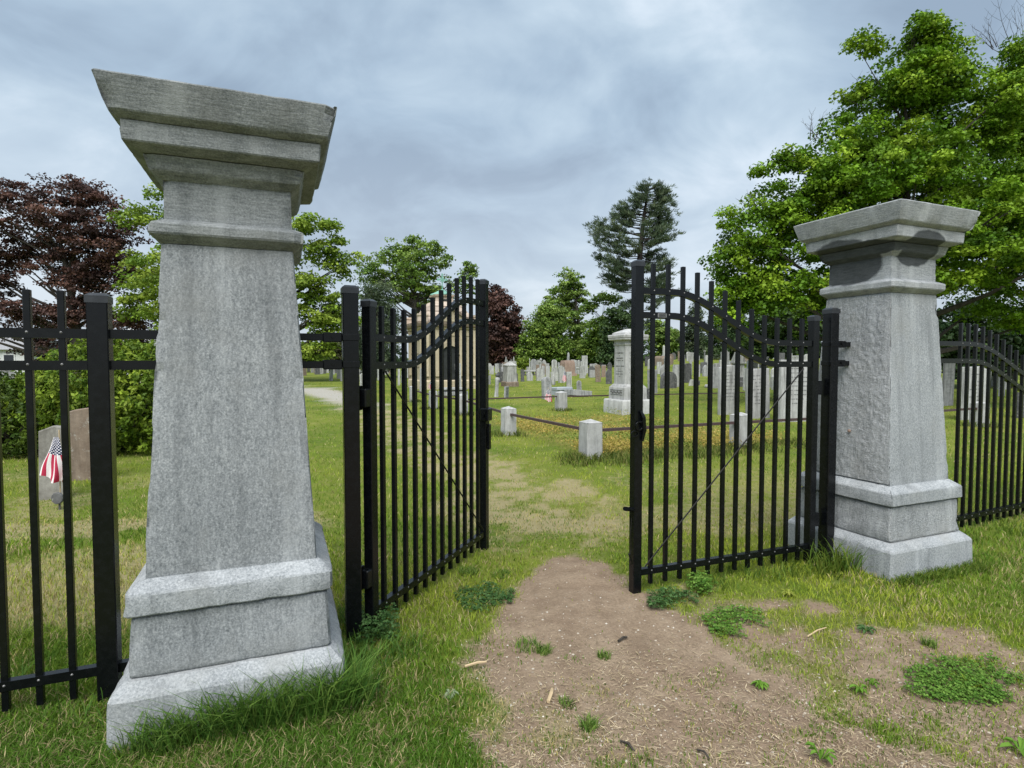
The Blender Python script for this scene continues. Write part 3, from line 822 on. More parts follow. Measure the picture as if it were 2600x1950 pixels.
def gstone(u0, u1, vt, vb, shape, mat, label, group='gravestones of the old cemetery', t=None, turn=0, tilt=0, name='headstone', cat='gravestone', base=None, y=None, extra=None):
    if y is None: x, y = at((u0 + u1) / 2, vb)
    else: x = ((u0 + u1) / 2 - 1300) / FPX * y
    z = float(terrain(x, y)); px = y / FPX
    h = max(.12, zat(0, vt, y) - z); W = (u1 - u0) * px
    th = t if t else min(max(.07, W * .22), .2)
    rel = abs(R(YAW0) + R(turn) + math.atan2(x, y))
    w = max((W - th * abs(math.sin(rel))) / max(.25, abs(math.cos(rel))), W * .35)
    o = empty(name, (x, y, z), R(YAW0 + turn) + random.uniform(-.05, .05), label, cat, group)
    o.rotation_euler.x = R(random.uniform(-2.5, 2.5)); o.rotation_euler.y = R(tilt if tilt else random.uniform(-1.5, 1.5))
    mt = M[mat]
    if shape == 'obelisk':
        link('shaft', stack([(w * .36, h * .2), (w * .22, h * .92), (.01, h)], n=4, res=.6, amp=.001, chip=0), mt, o)
        link('base', stack([(w * .5, -.15), (w * .5, h * .13), (w * .4, h * .15), (w * .4, h * .2)], n=4, res=.6, amp=.001, chip=0), mt, o)
    elif shape == 'pyramid':
        link('die', stack([(w * .5, .1), (w * .44, h * .82)], n=8, res=.3, amp=.002, chip=.004), mt, o)
        link('peaked_top', stack([(w * .47, h * .82), (w * .47, h * .85), (.01, h)], n=6, res=.3, amp=.001, chip=0), mt, o)
        if base: link('base', stack([(w * .62, -.15), (w * .6, base), (w * .55, base + .03)], n=8, res=.3, amp=.02, chip=.02), M['brown'] if base > .2 else mt, o)
    elif shape == 'block':
        link('die', stack([(w * .5, -.1), (w * .5, h * .8), (w * .42, h), ], n=8, res=.3, amp=.012, chip=.02, bev=.05), mt, o)
        if base: link('base', stack([(w * .62, -.15), (w * .62, base)], n=8, res=.3, amp=.006), mt, o)
    elif shape == 'urn':
        link('pedestal', stack([(w * .5, -.1), (w * .5, h * .18), (w * .38, h * .2), (w * .34, h * .62), (w * .44, h * .64), (w * .44, h * .7)], n=6, res=.4, amp=.001, chip=0), mt, o)
        MB().lathe([(w * .16, h * .7), (w * .1, h * .74), (w * .26, h * .84), (w * .27, h * .9), (w * .12, h * .96), (.01, h)], 10).build('urn', mt, o, 40)
    elif shape == 'table':
        for sx in (-1, 1):
            for sy in (-1, 1): MB().box((sx * w * .4, sy * .3, h * .35), (.12, .12, h * .9)).build('leg', mt, o)
        MB().box((0, 0, h - .06), (w, .85, .12), bev=.01).build('table_top', mt, o)
        MB().box((0, 0, .02), (w * .95, .8, .12)).build('base', M['slate'], o)
    elif shape == 'box':
        MB().box((0, 0, h / 2 - .08), (w * .96, .8, h - .0), bev=.01).build('chest', mt, o)
        MB().box((0, 0, h - .06), (w, .9, .12), bev=.015).build('lid', mt, o)
    elif shape == 'ledger':
        m = Matrix.Rotation(R(4), 3, 'Y'); MB().box((0, 0, h * .5), (w, .8, h * .9), m, bev=.01).build('slab', mt, o)
    elif shape == 'bell':
        MB().lathe([(w * .5, -.1), (w * .5, h * .12), (w * .40, h * .2), (w * .33, h * .6), (w * .30, h * .85), (w * .2, h * .96), (.01, h)], 12).build('tapered_stone', mt, o, 40)
    elif shape == 'rock':
        bm = bmesh.new(); bmesh.ops.create_icosphere(bm, subdivisions=2, radius=1)
        for q in bm.verts:
            f = 1 + .35 * (float(vnoise(q.co.x * 1.7 + u0, q.co.y * 1.7 + q.co.z * 2, 3)) - .5)
            q.co = Vector((q.co.x * w / 2 * f, q.co.y * w / 2.4 * f, q.co.z * h * .6 * f + h * .4))
        me_ = bpy.data.meshes.new('rock'); bm.to_mesh(me_); bm.free()
        link('stone', me_, mt, o)
    elif shape == 'victorian':
        link('base', stack([(w * .55, -.1), (w * .55, h * .12), (w * .45, h * .15), (w * .45, h * .24)], n=6, res=.4, amp=.001), M['slate'], o)
        link('die', stack([(w * .36, h * .24), (w * .34, h * .56), (w * .46, h * .58), (w * .46, h * .62)], n=6, res=.4, amp=.001), mt, o)
        mb = MB()
        for tt in (0, 1):
            ww = w * .42; pr = [(-ww, h * .62), (ww, h * .62), (0, h * .86)]
            q = MB().prism(pr, ww * 2); 
            if tt: q.v = [(p[1], p[0], p[2]) for p in q.v]
            mb.add(q.v, q.f)
        mb.build('gable', mt, o)
        link('pinnacle', stack([(w * .16, h * .74), (w * .10, h * .92), (.01, h)], n=4, res=.6, amp=.001, chip=0), mt, o)
    elif shape == 'post':
        MB().tube([(0, 0, -.1), (0, 0, h)], w * .3, 7).build('shaft', M['letter'], o); MB().box((0, 0, h - .05), (w * .8, w * .8, .12)).build('cap', mt, o)
    elif shape == 'cross':
        MB().box((0, 0, h * .5), (w * .25, .12, h * 1.0)).box((0, 0, h * .72), (w, .118, w * .25)).build('cross', mt, o)
        MB().box((0, 0, .08), (w * .8, .35, .22)).build('base', mt, o)
    elif shape == 'figure':
        MB().lathe([(w * .5, -.05), (w * .42, .08), (w * .36, h * .2), (w * .33, h * .5), (w * .40, h * .68), (w * .5, h * .76), (w * .36, h * .83), (w * .2, h * .85)], 9).build('broken_column', mt, o, 50)
        MB().lathe([(w * .15, h * .84), (w * .45, h * .88), (w * .47, h * .95), (w * .2, h)], 9).build('dark_cap', M['slate'], o, 50)
    else:
        MB().prism(outline(shape, w, h), th, 0, min(.012, th * .12)).build('slab', mt, o, 35)
        if base: MB().box((0, 0, base / 2 - .05), (w * 1.2, th * 2.2, base + .1), bev=.01).build('base', mt, o)
    if extra is None and shape in ('flat', 'round', 'segment', 'shoulder') and (u1 - u0) >= 13 and mat != 'slate': extra = 'lines'
    if extra == 'lines':
        mb = MB(); rr = random.Random(int(u0))
        for j in range(9):
            zz = h * (.86 - .07 * j); ww = w * rr.uniform(.3, .62)
            s = -ww / 2
            while s < ww / 2:
                q = rr.uniform(.02, .05)
                if rr.random() < .8: mb.box((s, -th / 2 - .001, zz), (q * .8, .004, .018))
                s += q
        tag(mb.build('worn_inscription', M['letter'], o), kind='stuff')
    return o

S = gstone
# left of the near pillar
S(96, 158, 1081, 1268, 'slant_left', 'aged', 'grey chipped slab with a small flag standing in front', y=6.2, t=.10, turn=-8)
S(182, 262, 1030, 1222, 'slant_right', 'brown', 'brown lichen-spotted slab leaning by the clipped evergreen shrub', y=7.2, t=.11, turn=-6)
for u0, u1, vt, vb, lab in ((2, 16, 948, 968, 'small pale headstone seen at far left under the fence rail'), (24, 36, 946, 967, 'small grey headstone beside another at far left under the rail')):
    S(u0, u1, vt, vb, 'flat', 'marble_grey', lab)
# between left pillar and gate post: a row and two nearer slabs
for i, (u0, u1, vt, vb, sh_, mt) in enumerate([(772, 778, 926, 944, 'round', 'marble'), (780, 787, 928, 944, 'flat', 'slate'), (789, 796, 926, 946, 'flat', 'marble_grey'), (797, 803, 927, 948, 'round', 'marble'),
                                             (805, 812, 926, 949, 'flat', 'brown'), (813, 819, 928, 950, 'shoulder', 'marble_grey'), (821, 828, 927, 949, 'flat', 'slate'), (829, 835, 926, 947, 'round', 'marble'), (848, 855, 926, 946, 'flat', 'marble_grey')]):
    S(u0, u1, vt, vb, sh_, mt, ['first, low round white', 'second, flat dark', 'third, flat grey', 'fourth, round white', 'fifth, flat brown', 'sixth, shouldered grey', 'seventh, flat dark', 'eighth, round white', 'ninth, flat grey'][i] + ' stone of the far row right of the near pillar', 'far row left of the gate post')
S(836, 845, 930, 967, 'flat', 'marble', 'narrow tilted white slab in front of the far row by the gate post', tilt=3)
S(855, 864, 931, 962, 'flat', 'marble_grey', 'grey slab close beside a white slab just left of the gate post')
S(864, 871, 931, 968, 'round', 'marble', 'white slab touching the left edge of the tall gate post')
S(914, 928, 947, 990, 'shoulder', 'marble', 'white framed stone in the slit between gate post and leaf', base=.12)
S(958, 964, 931, 966, 'flat', 'marble', 'thin white slab behind the first picket of the left gate')
S(965, 971, 933, 963, 'flat', 'marble_grey', 'thin grey slab behind the first gap of the left gate')
S(985, 992, 905, 925, 'obelisk', 'marble', 'little pointed white stone far off above the left gate rail', y=75)
S(993, 1000, 904, 924, 'round', 'marble', 'little round-topped white stone far off above the left gate rail', y=75)
S(1010, 1016, 937, 978, 'flat', 'marble', 'thin white slab behind the second picket of the left gate')
S(1018, 1027, 940, 972, 'round', 'marble_grey', 'grey round-topped stone behind the left gate near second picket')
S(1037, 1056, 930, 980, 'flat', 'brown', 'wide tan slab in front of the mausoleum corner')
S(1065, 1082, 934, 994, 'segment', 'slab_grey', 'grey slab before the mausoleum, left of the small flag')
S(1097, 1106, 949, 990, 'round', 'marble', 'small white stone with a little flag behind the left gate')
S(1120, 1143, 897, 988, 'round', 'marble', 'tall white round-topped marker in front of the mausoleum door', base=.16)
S(1143, 1150, 935, 985, 'flat', 'marble', 'narrow white slab right beside the tall round-topped marker')
S(1156, 1172, 922, 990, 'segment', 'marble', 'tall white streaked slab right of the mausoleum door', t=.2)
tt = empty('tomb_base', (*at(1150, 1004), 0), R(22.5), 'low dark tomb of stacked slabs behind the left gate', 'tomb')
MB().box((0, 0, .10), (1.05, .95, .16), bev=.01).build('lower_slab', M['marble_grey'], tt); MB().box((0, 0, .215), (.86, .8, .066)).build('dark_course', M['slate'], tt); MB().box((0, 0, .29), (1.0, .9, .08), bev=.01).build('upper_slab', M['marble'], tt)
S(1196, 1218, 926, 962, 'urn', 'marble', 'white pedestal with urn right of the mausoleum')
# centre, seen through the opening
S(1253, 1267, 948, 1008, 'figure', 'marble', 'leaning white column stump with dark cap beside the open gate', tilt=4)
S(1279, 1292, 981, 1010, 'flat', 'marble_grey', 'low grey slab below the white peaked block', turn=50)
S(1269, 1283, 931, 954, 'bell', 'marble_grey', 'grey bell-shaped stone just left of the white peaked block', y=40)
S(1280, 1309, 917, 981, 'pyramid', 'marble', 'white peaked block on rough brown base in the centre', base=.26)
S(1322, 1331, 938, 969, 'flat', 'slate', 'dark narrow slab right of the white peaked block', base=.06)
S(1331, 1361, 940, 953, 'table', 'slab_grey', 'dark-legged table tomb in the centre')
S(1347, 1364, 912, 936, 'round', 'marble_grey', 'wide grey round-topped stone behind the table tomb', y=62)
S(1360, 1368, 926, 957, 'flat', 'brown', 'tan slab at the right end of the table tomb')
S(1375, 1383, 929, 957, 'segment', 'slab_grey', 'left of two close grey slabs beyond the arched grey stone')
S(1385, 1396, 930, 959, 'flat', 'slab_grey', 'right of two close grey slabs beyond the arched grey stone')
S(1367, 1379, 909, 934, 'urn', 'marble', 'white urn monument behind the two close grey slabs', y=66)
S(1343, 1347, 909, 938, 'obelisk', 'marble', 'thin white shaft behind the table tomb', y=55)
S(1375, 1402, 957, 1013, 'round', 'marble_grey', 'big streaked grey arched stone with a flag at its foot', t=.32)
S(1400, 1411, 953, 978, 'rock', 'marble', 'small broken pale stone beside the big arched stone')
S(1402, 1445, 983, 1003, 'box', 'bluegrey', 'low blue-grey box tomb behind the small stone post')
S(1441, 1494, 990, 1006, 'ledger', 'marble_grey', 'long low sloping dark slab right of the box tomb', tilt=2)
S(1438, 1452, 944, 989, 'flat', 'marble', 'upright narrow white slab in front of the pink stone', base=.08)
S(1427, 1455, 915, 954, 'block', 'pink', 'pink-brown granite block in the centre', base=.2)
S(1437, 1446, 894, 918, 'obelisk', 'marble_grey', 'grey obelisk tip showing above the pink-brown block', y=70)
S(1464, 1477, 966, 997, 'round', 'marble_grey', 'small dark-edged round stone alone on the grass')
S(1476, 1489, 926, 953, 'gothic', 'slab_grey', 'grey slab with pointed top left of two paired slabs')
S(1478, 1493, 903, 930, 'flat', 'marble', 'white framed stone rising behind the pointed grey slab', y=58, base=.1)
S(1497, 1510, 924, 954, 'flat', 'slab_grey', 'grey slab with dark shaded edge on a white kerb')
S(1512, 1526, 926, 970, 'segment', 'brown', 'brown leaning slab left of the dark arched stone', tilt=-2)
S(1527, 1537, 928, 958, 'flat', 'pink', 'pale pinkish slab behind the dark arched stone')
S(1538, 1554, 937, 975, 'gothic', 'slate', 'dark pointed arch stone close left of the tall monument')
S(1400, 1414, 913, 936, 'round', 'marble', 'ornate white round stone left of the pink-brown block', y=64)
S(1416, 1422, 920, 946, 'round', 'marble_grey', 'narrow grey stone touching the pink-brown block on its left')
S(1457, 1464, 914, 936, 'round', 'marble', 'left twin of two white round stones behind the box-like row', y=62)
S(1465, 1472, 914, 936, 'round', 'marble', 'right twin of two white round stones behind the box-like row', y=62)
S(1456, 1475, 933, 950, 'box', 'marble', 'white chest tomb right of the pink-brown block')
S(1242, 1248, 935, 950, 'urn', 'marble', 'small white urn stone at the free edge of the open gate')
S(1240, 1246, 953, 976, 'flat', 'marble_grey', 'little grey slab tight against the open gate stile')
S(1281, 1286, 905, 930, 'obelisk', 'marble_grey', 'thin grey shaft behind the white peaked block', y=70)
S(1303, 1307, 905, 930, 'obelisk', 'marble', 'thin pale shaft with knob behind the white peaked block', y=72)
# behind the right gate
S(1645, 1669, 939, 999, 'flat', 'marble_grey', 'grey slab hugging the right side of the tall monument', turn=10)
S(1637, 1656, 986, 1022, 'flat', 'slate', 'low dark block at the right foot of the monument', y=17.2)
S(1676, 1718, 943, 986, 'round', 'slate', 'dark purple-brown arched stone behind the right gate', t=.25)
S(1644, 1658, 911, 937, 'round', 'marble', 'white round-topped stone right of the free stile')
S(1667, 1679, 919, 950, 'flat', 'marble', 'white slab beyond the dark arched stone')
S(1687, 1698, 925, 947, 'flat', 'marble_grey', 'grey slab directly above the dark arched stone')
S(1707, 1726, 931, 955, 'flat', 'marble_grey', 'wide plain grey slab right of the dark arched stone')
S(1725, 1738, 938, 960, 'segment', 'slab_grey', 'pale grey low slab beside the wide plain grey slab')
S(1682, 1690, 876, 906, 'obelisk', 'marble', 'white obelisk on the rise behind the right gate', y=72)
S(1669, 1697, 904, 927, 'block', 'brown', 'dark brown wide block below the white obelisk', y=60)
S(1747, 1760, 895, 918, 'flat', 'marble', 'tall pale rectangular slab on the rise', y=66)
S(1750, 1757, 915, 952, 'flat', 'marble_grey', 'narrow grey slab below the tall pale rectangular slab')
S(1763, 1777, 924, 957, 'round', 'slab_grey', 'grey slab midway between obelisk and gabled monument')
S(1763, 1776, 902, 913, 'segment', 'marble_grey', 'low wide stone on the rise near the thin pole', y=70)
S(1786, 1791, 890, 922, 'post', 'marble', 'thin dark pole with white top on the rise', name='marker_post', cat='marker')
S(1790, 1809, 902, 914, 'flat', 'marble_clean', 'clean white low slab on the rise beside the pole', y=62)
S(1789, 1804, 918, 944, 'cross', 'marble', 'white cross-shaped stone below the clean white slab')
S(1806, 1818, 926, 950, 'flat', 'slab_grey', 'grey slab left of the nearest white-topped inscribed slab')
S(1748, 1760, 963, 980, 'broken', 'marble', 'small broken white stone on the grass behind the right gate', tilt=14)
S(1788, 1804, 975, 985, 'rock', 'marble', 'white rounded rock on the grass behind the right gate', name='rock', cat='rock')
S(1772, 1777, 966, 979, 'flat', 'slate', 'tiny dark stump beside the white rounded rock')
S(1830, 1851, 888, 908, 'shoulder', 'marble_grey', 'round-shouldered stone left of the gabled monument', y=55)
S(1836, 1848, 906, 928, 'segment', 'marble', 'pale stone below the round-shouldered one')
S(1860, 1886, 880, 950, 'victorian', 'marble', 'ornate gabled monument with dark base on the rise', name='gabled_monument', cat='monument', y=31)
S(1896, 1923, 908, 948, 'shoulder', 'slab_grey', 'streaked stone rising behind the big flat-topped slab', y=22)
S(1930, 1950, 916, 942, 'flat', 'marble_grey', 'grey stone half hidden behind the big flat-topped slab', y=22.5)
S(1967, 1991, 896, 918, 'flat', 'slate', 'dark grey wide stone high on the rise near the post', y=44)
S(2000, 2010, 897, 920, 'flat', 'marble', 'narrow pale slab high on the rise near the post', y=46)
S(2016, 2034, 903, 918, 'box', 'marble', 'white chest tomb high on the rise near the gate post', y=48)
S(2041, 2053, 899, 918, 'round', 'marble', 'white round-topped stone nearest the right gate post on the rise', y=44)
S(1941, 1952, 896, 908, 'round', 'marble_grey', 'little round stone on the skyline of the rise', y=60)
S(1966, 1984, 924, 962, 'broken', 'slate', 'dark slab between the two biggest pale slabs', y=21)
S(1965, 1986, 958, 980, 'round', 'bluegrey', 'small blue-white round stone between the two biggest slabs', y=24)
S(1824, 1876, 927, 1049, 'segment', 'marble', 'tall white slab with cross carving and worn inscription', y=15.9, t=.16, turn=-10, extra='lines')
S(1897, 1954, 936, 1062, 'flat', 'slab_grey', 'big flat-topped streaked slab behind a stone post', y=14.9, t=.16, turn=-8)
S(1979, 2064, 914, 1066, 'flat', 'slab_grey', 'widest pale slab close to the hinge side of the right gate', y=14.0, t=.17, turn=-6)
mb = MB()
# right of the pillar
S(2394, 2420, 921, 1004, 'flat', 'marble_grey', 'grey slab peeking between right pillar and right fence', y=19)
S(2440, 2508, 931, 1033, 'flat', 'slab_grey', 'big pale slab seen through the right fence', y=14.6, t=.16)
S(2500, 2512, 929, 1000, 'flat', 'marble', 'narrow pale slab at the right edge of the big fence slab', y=17)
S(2586, 2612, 996, 1034, 'flat', 'slate', 'low dark stone at the right edge behind the fence', y=15)
S(2538, 2552, 956, 990, 'segment', 'marble_grey', 'small grey stone seen through the right fence', y=24)
# far rows, too small to tell apart
far = random.Random(11)
CW = {'marble': 'white', 'marble_grey': 'mid-grey', 'slab_grey': 'pale grey', 'brown': 'brown', 'slate': 'dark'}
SW = {'flat': 'flat-topped', 'round': 'round-topped', 'segment': 'low-arched', 'shoulder': 'shouldered', 'gothic': 'pointed'}
MARKS = [(60, 'under the left fence rails'), (790, 'just right of the near pillar'), (850, 'left of the tall gate post'), (905, 'between gate post and left leaf'), (960, 'behind first pickets of the left gate'), (1030, 'left of the mausoleum'), (1232, 'behind the free end of the left gate'), (1262, 'beside the open left leaf'), (1295, 'behind the white peaked block'), (1345, 'behind the table tomb'), (1385, 'above the big arched stone'), (1440, 'around the pink-brown block'), (1490, 'around the white framed stone'), (1535, 'left of the tall monument'),
         (1660, 'just right of the tall monument'), (1700, 'above the dark arched stone'), (1755, 'around the tall pale slab'), (1810, 'around the white low slab on the rise'), (1850, 'left of the gabled monument'), (1900, 'right of the gabled monument'), (1950, 'behind the big flat-topped slab'), (2010, 'above the widest pale slab'), (2060, 'beside the right gate hinge'), (2410, 'next to the right pillar'), (2480, 'above the big pale fence slab'), (2580, 'at the right edge behind the fence')]
def far_label(u, y, mt, sh_):
    m = min(MARKS, key=lambda q: abs(q[0] - u))[1]
    d = 'nearest rows' if y < 42 else 'middle rows' if y < 62 else 'farthest rows'
    return f"{CW[mt]} {SW[sh_]} stone in the {d} {m}"
def far_row(n, u0, u1, y0, y1, avoid=()):
    for i in range(n):
        u = far.uniform(u0, u1); y = far.uniform(y0, y1); x = (u - 1300) / FPX * y
        z = float(terrain(x, y)); h = far.uniform(.6, 1.25); w = far.uniform(.35, .65)
        mt = far.choice(['marble', 'marble', 'marble', 'marble_grey', 'slab_grey', 'brown', 'slate'])
        sh_ = far.choice(['flat', 'round', 'segment', 'shoulder', 'gothic', 'flat'])
        o = MB().prism(outline(sh_, w, h), .14).build('headstone', M[mt])
        o.location = (x, y, z); o.rotation_euler = (0, R(far.uniform(-3, 3)), R(YAW0 + far.uniform(-8, 8)))
        tag(o, far_label(u, y, mt, sh_), 'gravestone', 'distant rows of headstones')
far_row(34, 1235, 1560, 45, 92); far_row(22, 1640, 2060, 42, 78); far_row(12, 1215, 1300, 38, 80); far_row(12, 880, 1040, 48, 75); far_row(6, 2390, 2600, 26, 40); far_row(7, 770, 880, 50, 70); far_row(5, -10, 60, 40, 55); far_row(16, 1645, 2060, 27, 45); far_row(9, 1300, 1540, 36, 50)

dist = {}
for o in list(COL.objects):
    if o.get('group') == 'distant rows of headstones': dist.setdefault(o['label'], []).append(o)
for lb, os_ in dist.items():
    os_.sort(key=lambda o: o.location.x / o.location.y)
    if 1 < len(os_) < 4:
        for o, w in zip(os_, ('left one', 'right one') if len(os_) == 2 else ('left one', 'middle one', 'right one')): o['label'] = lb + ', ' + w

# ------------------------------------------------------------------ mausoleum
MY = 31.2; mxx = (1124 - 1300) / FPX * MY
mau = empty('mausoleum', (mxx, MY, 0), R(22.5), 'tan stone mausoleum with stepped roof, dark arched door and green cross finial', 'mausoleum')
mh = 1.46
zm = lambda v: zat(1124, v, MY - 1.3)
wallz = zm(822)
def mp(nm, prof, mat='lime', **kw):
    return link(nm, stack(prof, n=8, res=.5, amp=.004, chip=.01, seed=hash(nm) % 90, **kw), M[mat], mau)
mp('plinth', [(mh + .10, -.3), (mh + .10, .42), (mh + .04, .48)])
# wall with a doorway on the -y side
mb = MB()
dw, dh = .46, 2.25
H = wallz
for sx in (-1, 1):
    mb.box((sx * (mh + dw) / 2, -mh + .15, H / 2 + .2), (mh - dw, .30, H - .4))
mb.box((0, -mh + .15, (dh + .02 + H) / 2), (2 * dw - .004, .296, H - dh - .02))
mb.box((0, .16, H / 2 + .2), (2 * mh, 2 * mh - .32, H - .4))
mb.build('wall', M['lime'], mau)
for sx in (-1, 1):
    for cx_ in (mh - .16, dw + .2):
        o = MB().box((sx * cx_, -mh - .04, (H - .45) / 2 + .4), (.30, .10, H - 1.0)).build('pilaster', M['lime'], mau)
for sy in (-1, 1):
    MB().box((-mh - .04, sy * (mh - .18), (H - .45) / 2 + .4), (.10, .30, H - 1.0)).build('pilaster', M['lime'], mau)
# stone courses
for z in (1.15, 1.85, 2.55):
    mb = MB()
    mb.box((-mh - .012, 0, z), (.02, 2 * mh - .7, .035)); mb.build('string_course', M['brown'], mau)
arc = [(-dw, .3), (dw, .3)] + [(dw * math.cos(a), dh - dw + dw * math.sin(a)) for a in np.linspace(0, math.pi, 12)]
MB().prism(arc, .06, -mh + .06).build('door', M['door'], mau)
arch = []
for a in np.linspace(0, math.pi, 13): arch.append((a, 1))
mb = MB(); vs = []; 
for a in np.linspace(0, math.pi, 13):
    for r_, yy in ((dw + .01, -mh - .07), (dw + .20, -mh - .07), (dw + .20, -mh + .02), (dw + .01, -mh + .02)):
        vs.append((r_ * math.cos(a), yy, dh - dw + r_ * math.sin(a)))
mb.add(vs, [[i * 4 + q, i * 4 + (q + 1) % 4, (i + 1) * 4 + (q + 1) % 4, (i + 1) * 4 + q] for i in range(12) for q in range(4)])
mb.build('door_arch', M['lime'], mau)
mp('frieze', [(mh + .03, H - .62), (mh + .03, H - .30), (mh + .12, H - .27), (mh + .12, H - .2)])
mp('cornice', [(mh + .10, H - .22), (mh + .22, H - .16), (mh + .28, H - .02), (mh + .28, H + .08)], 'brown')
for sx in (-1, 1):
    for sy in (-1, 1):
        o = link('corner_block', stack([(.24, H + .06), (.24, H + .34), (.28, H + .36), (.28, H + .46)], n=6, res=.4, amp=.003), M['rooflime'], mau); o.location = (sx * (mh + .02), sy * (mh + .02), 0)
# stepped roof
zc0 = H + .07; zc1 = zm(762)
prev = mh + .05
for i in range(4):
    a = mh + .02 - (mh - .62) * i / 4; b = mh + .02 - (mh - .62) * (i + 1) / 4
    z0_ = zc0 + (zc1 - zc0) * i / 4; z1_ = zc0 + (zc1 - zc0) * (i + 1) / 4
    mp('roof_step', [(a, z0_ - .02), (a, z0_ + .04), (b + .03, z1_ - .01)], 'rooflime')
    if i: MB().box((0, -a - .001, z0_ + .02), (2 * a + .02, .03, .03)).build('roof_joint', M['brown'], mau)
# pediment
pd = [(-.98, H + .09), (.98, H + .09), (0, H + .74)]
MB().prism(pd, .5, -mh - .05).build('pediment', M['lime'], mau)
for sx in (-1, 1):
    a = math.atan2(.65, .98)
    MB().box((sx * .50, -mh - .10, H + .46), (1.30, .62, .12), Matrix.Rotation(sx * a, 3, 'Y')).build('pediment_moulding', M['brown'], mau)
zcu = zm(743)
mp('cupola', [(.50, zc1 - .12), (.47, zcu - .12), (.56, zcu - .08), (.58, zcu)], 'rooflime')
for sx, sy, rz in ((0, -1, 0), (-1, 0, 1)):
    MB().box((sx * .49, sy * .49, zcu - .30), (.03 if rz else .2, .2 if not rz else .2, .10)).build('vent', M['door'], mau)
zt = zm(727)
MB().lathe([(.66, zcu - .01), (.66, zcu + .04), (.40, zcu + .14), (.16, zcu + .28), (.05, zt)], 4).build('copper_roof', M['verdigris'], mau).rotation_euler = (0, 0, 0)
cz0 = zt; cz1 = zm(688)
fb = MB().tube([(0, 0, cz0 - .05), (0, 0, cz1)], .028, 6)
cc_ = cz0 + (cz1 - cz0) * .66
fb.box((0, 0, cc_), (.46, .05, .07)).box((0, 0, cc_ + .02), (.07, .055, .34))
for a in (45, 135): fb.box((0, 0, cc_), (.30, .04, .04), Matrix.Rotation(R(a), 3, 'Y'))
for p in ((-.24, cc_), (.24, cc_), (0, cz1)): fb.box((p[0], 0, p[1]), (.07, .052, .12))
fb.build('cross_finial', M['verdigris'], mau)

# ------------------------------------------------------------------ flags
kf = NT('flag_print')
uvn = kf.n.new('ShaderNodeUVMap'); sxy = kf.n.new('ShaderNodeSeparateXYZ'); kf.l.new(uvn.outputs[0], sxy.inputs[0])
U, Vv = sxy.outputs[0], sxy.outputs[1]      # u along the fly, v from the bottom up the hoist
st = kf.math('MODULO', kf.math('FLOOR', kf.math('MULTIPLY', Vv, 12.999)), 2.0)
stripe = kf.mix(st, (.42, .035, .075), (.78, .74, .74))
stripe = kf.mix(kf.math('LESS_THAN', st, .5), (.78, .74, .74), (.42, .035, .075))
can = kf.math('MULTIPLY', kf.math('LESS_THAN', U, .40), kf.math('GREATER_THAN', Vv, .4615))
gxn = kf.math('MULTIPLY', U, 12 / .40); gyn = kf.math('MULTIPLY', kf.math('SUBTRACT', Vv, .4615), 10 / .5385)
fx = kf.math('SUBTRACT', kf.math('FRACT', gxn), .5); fy = kf.math('SUBTRACT', kf.math('FRACT', gyn), .5)
par = kf.math('MODULO', kf.math('ADD', kf.math('FLOOR', gxn), kf.math('FLOOR', gyn)), 2.0)
dd = kf.math('ADD', kf.math('MULTIPLY', fx, fx), kf.math('MULTIPLY', fy, fy))
star = kf.math('MULTIPLY', kf.math('LESS_THAN', dd, .2), kf.math('LESS_THAN', par, .5))
cant = kf.mix(star, (.02, .028, .075), (.78, .76, .78))
M['flag'] = kf.fin(kf.mix(can, stripe, cant), .75, None, .1)
def flag(loc, hoist, fly, polelen, label, sway=.0, turn=0, lean=0.0):
    """little stick flag hanging slack: the fly drops down, the stripes run to the ground"""
    t = empty('flag', loc, turn, label, 'flag', 'small flags set at graves')
    MB().tube([(0, .012, -.03), (.012 + lean, .012, polelen)], .006, 6).build('flag_stick', M['wood'], t)
    n, m = 24, 20; V = []; UV = []
    top = polelen - .07
    for j in range(m + 1):
        f = j / m
        for i in range(n + 1):
            s = i / n
            wtop, wbot = hoist * .16, hoist * .80
            ff = f ** .85
            w = wtop + (wbot - wtop) * ff
            x = (s - .42) * w + sway * f - .03 * f ** 1.5 + lean * .9 + .012 * math.sin(f * 7 + s * 4) * f
            y = -.018 + .040 * ff * math.sin(s * 12 + f * 3.5 + 1) * (0.25 + .75 * s) - .03 * f - .05 * s * f * (1 - f)
            z = top - fly * f * (1 - .13 * abs(s - .45)) - .085 * f * s + .012 * math.sin(s * 9) * f
            V.append((x, y, z)); UV.append((f, .43 + .57 * s))
    F = [[j * (n + 1) + i, j * (n + 1) + i + 1, (j + 1) * (n + 1) + i + 1, (j + 1) * (n + 1) + i] for j in range(m) for i in range(n)]
    me_ = bpy.data.meshes.new('flag_cloth'); me_.from_pydata(V, [], F)
    uvl = me_.uv_layers.new(name='UVMap')
    for lp in me_.loops: uvl.data[lp.index].uv = UV[lp.vertex_index]
    me_.shade_smooth()
    link('cloth', me_, M['flag'], t)
    return t
fy_ = 5.75; fx_ = (140 - 1300) / FPX * fy_
fl = flag((fx_, fy_, 0), .32, .40, .80, 'small slack flag with stars and stripes before the grey chipped slab', -.015)
mb = MB().lathe([(.055, .10), (.06, .105), (.06, .125), (.05, .13)], 12); mb.v = [(p[0], p[2] - .115 - .02, p[1] + .115) for p in mb.v]
mb.tube([(0, 0, -.05), (0, 0, .16)], .009, 6); mb.build('flag_holder', M['slate'], fl)
ax_, ay_ = at(1391, 1020)
flag((ax_, ay_, 0), .34, .40, .52, 'small flag drooping at the foot of the big arched stone', .03)
ax_, ay_ = at(1094, 993)
flag((ax_, ay_, 0), .30, .34, .55, 'small flag behind the left gate beside the white stone', 0)
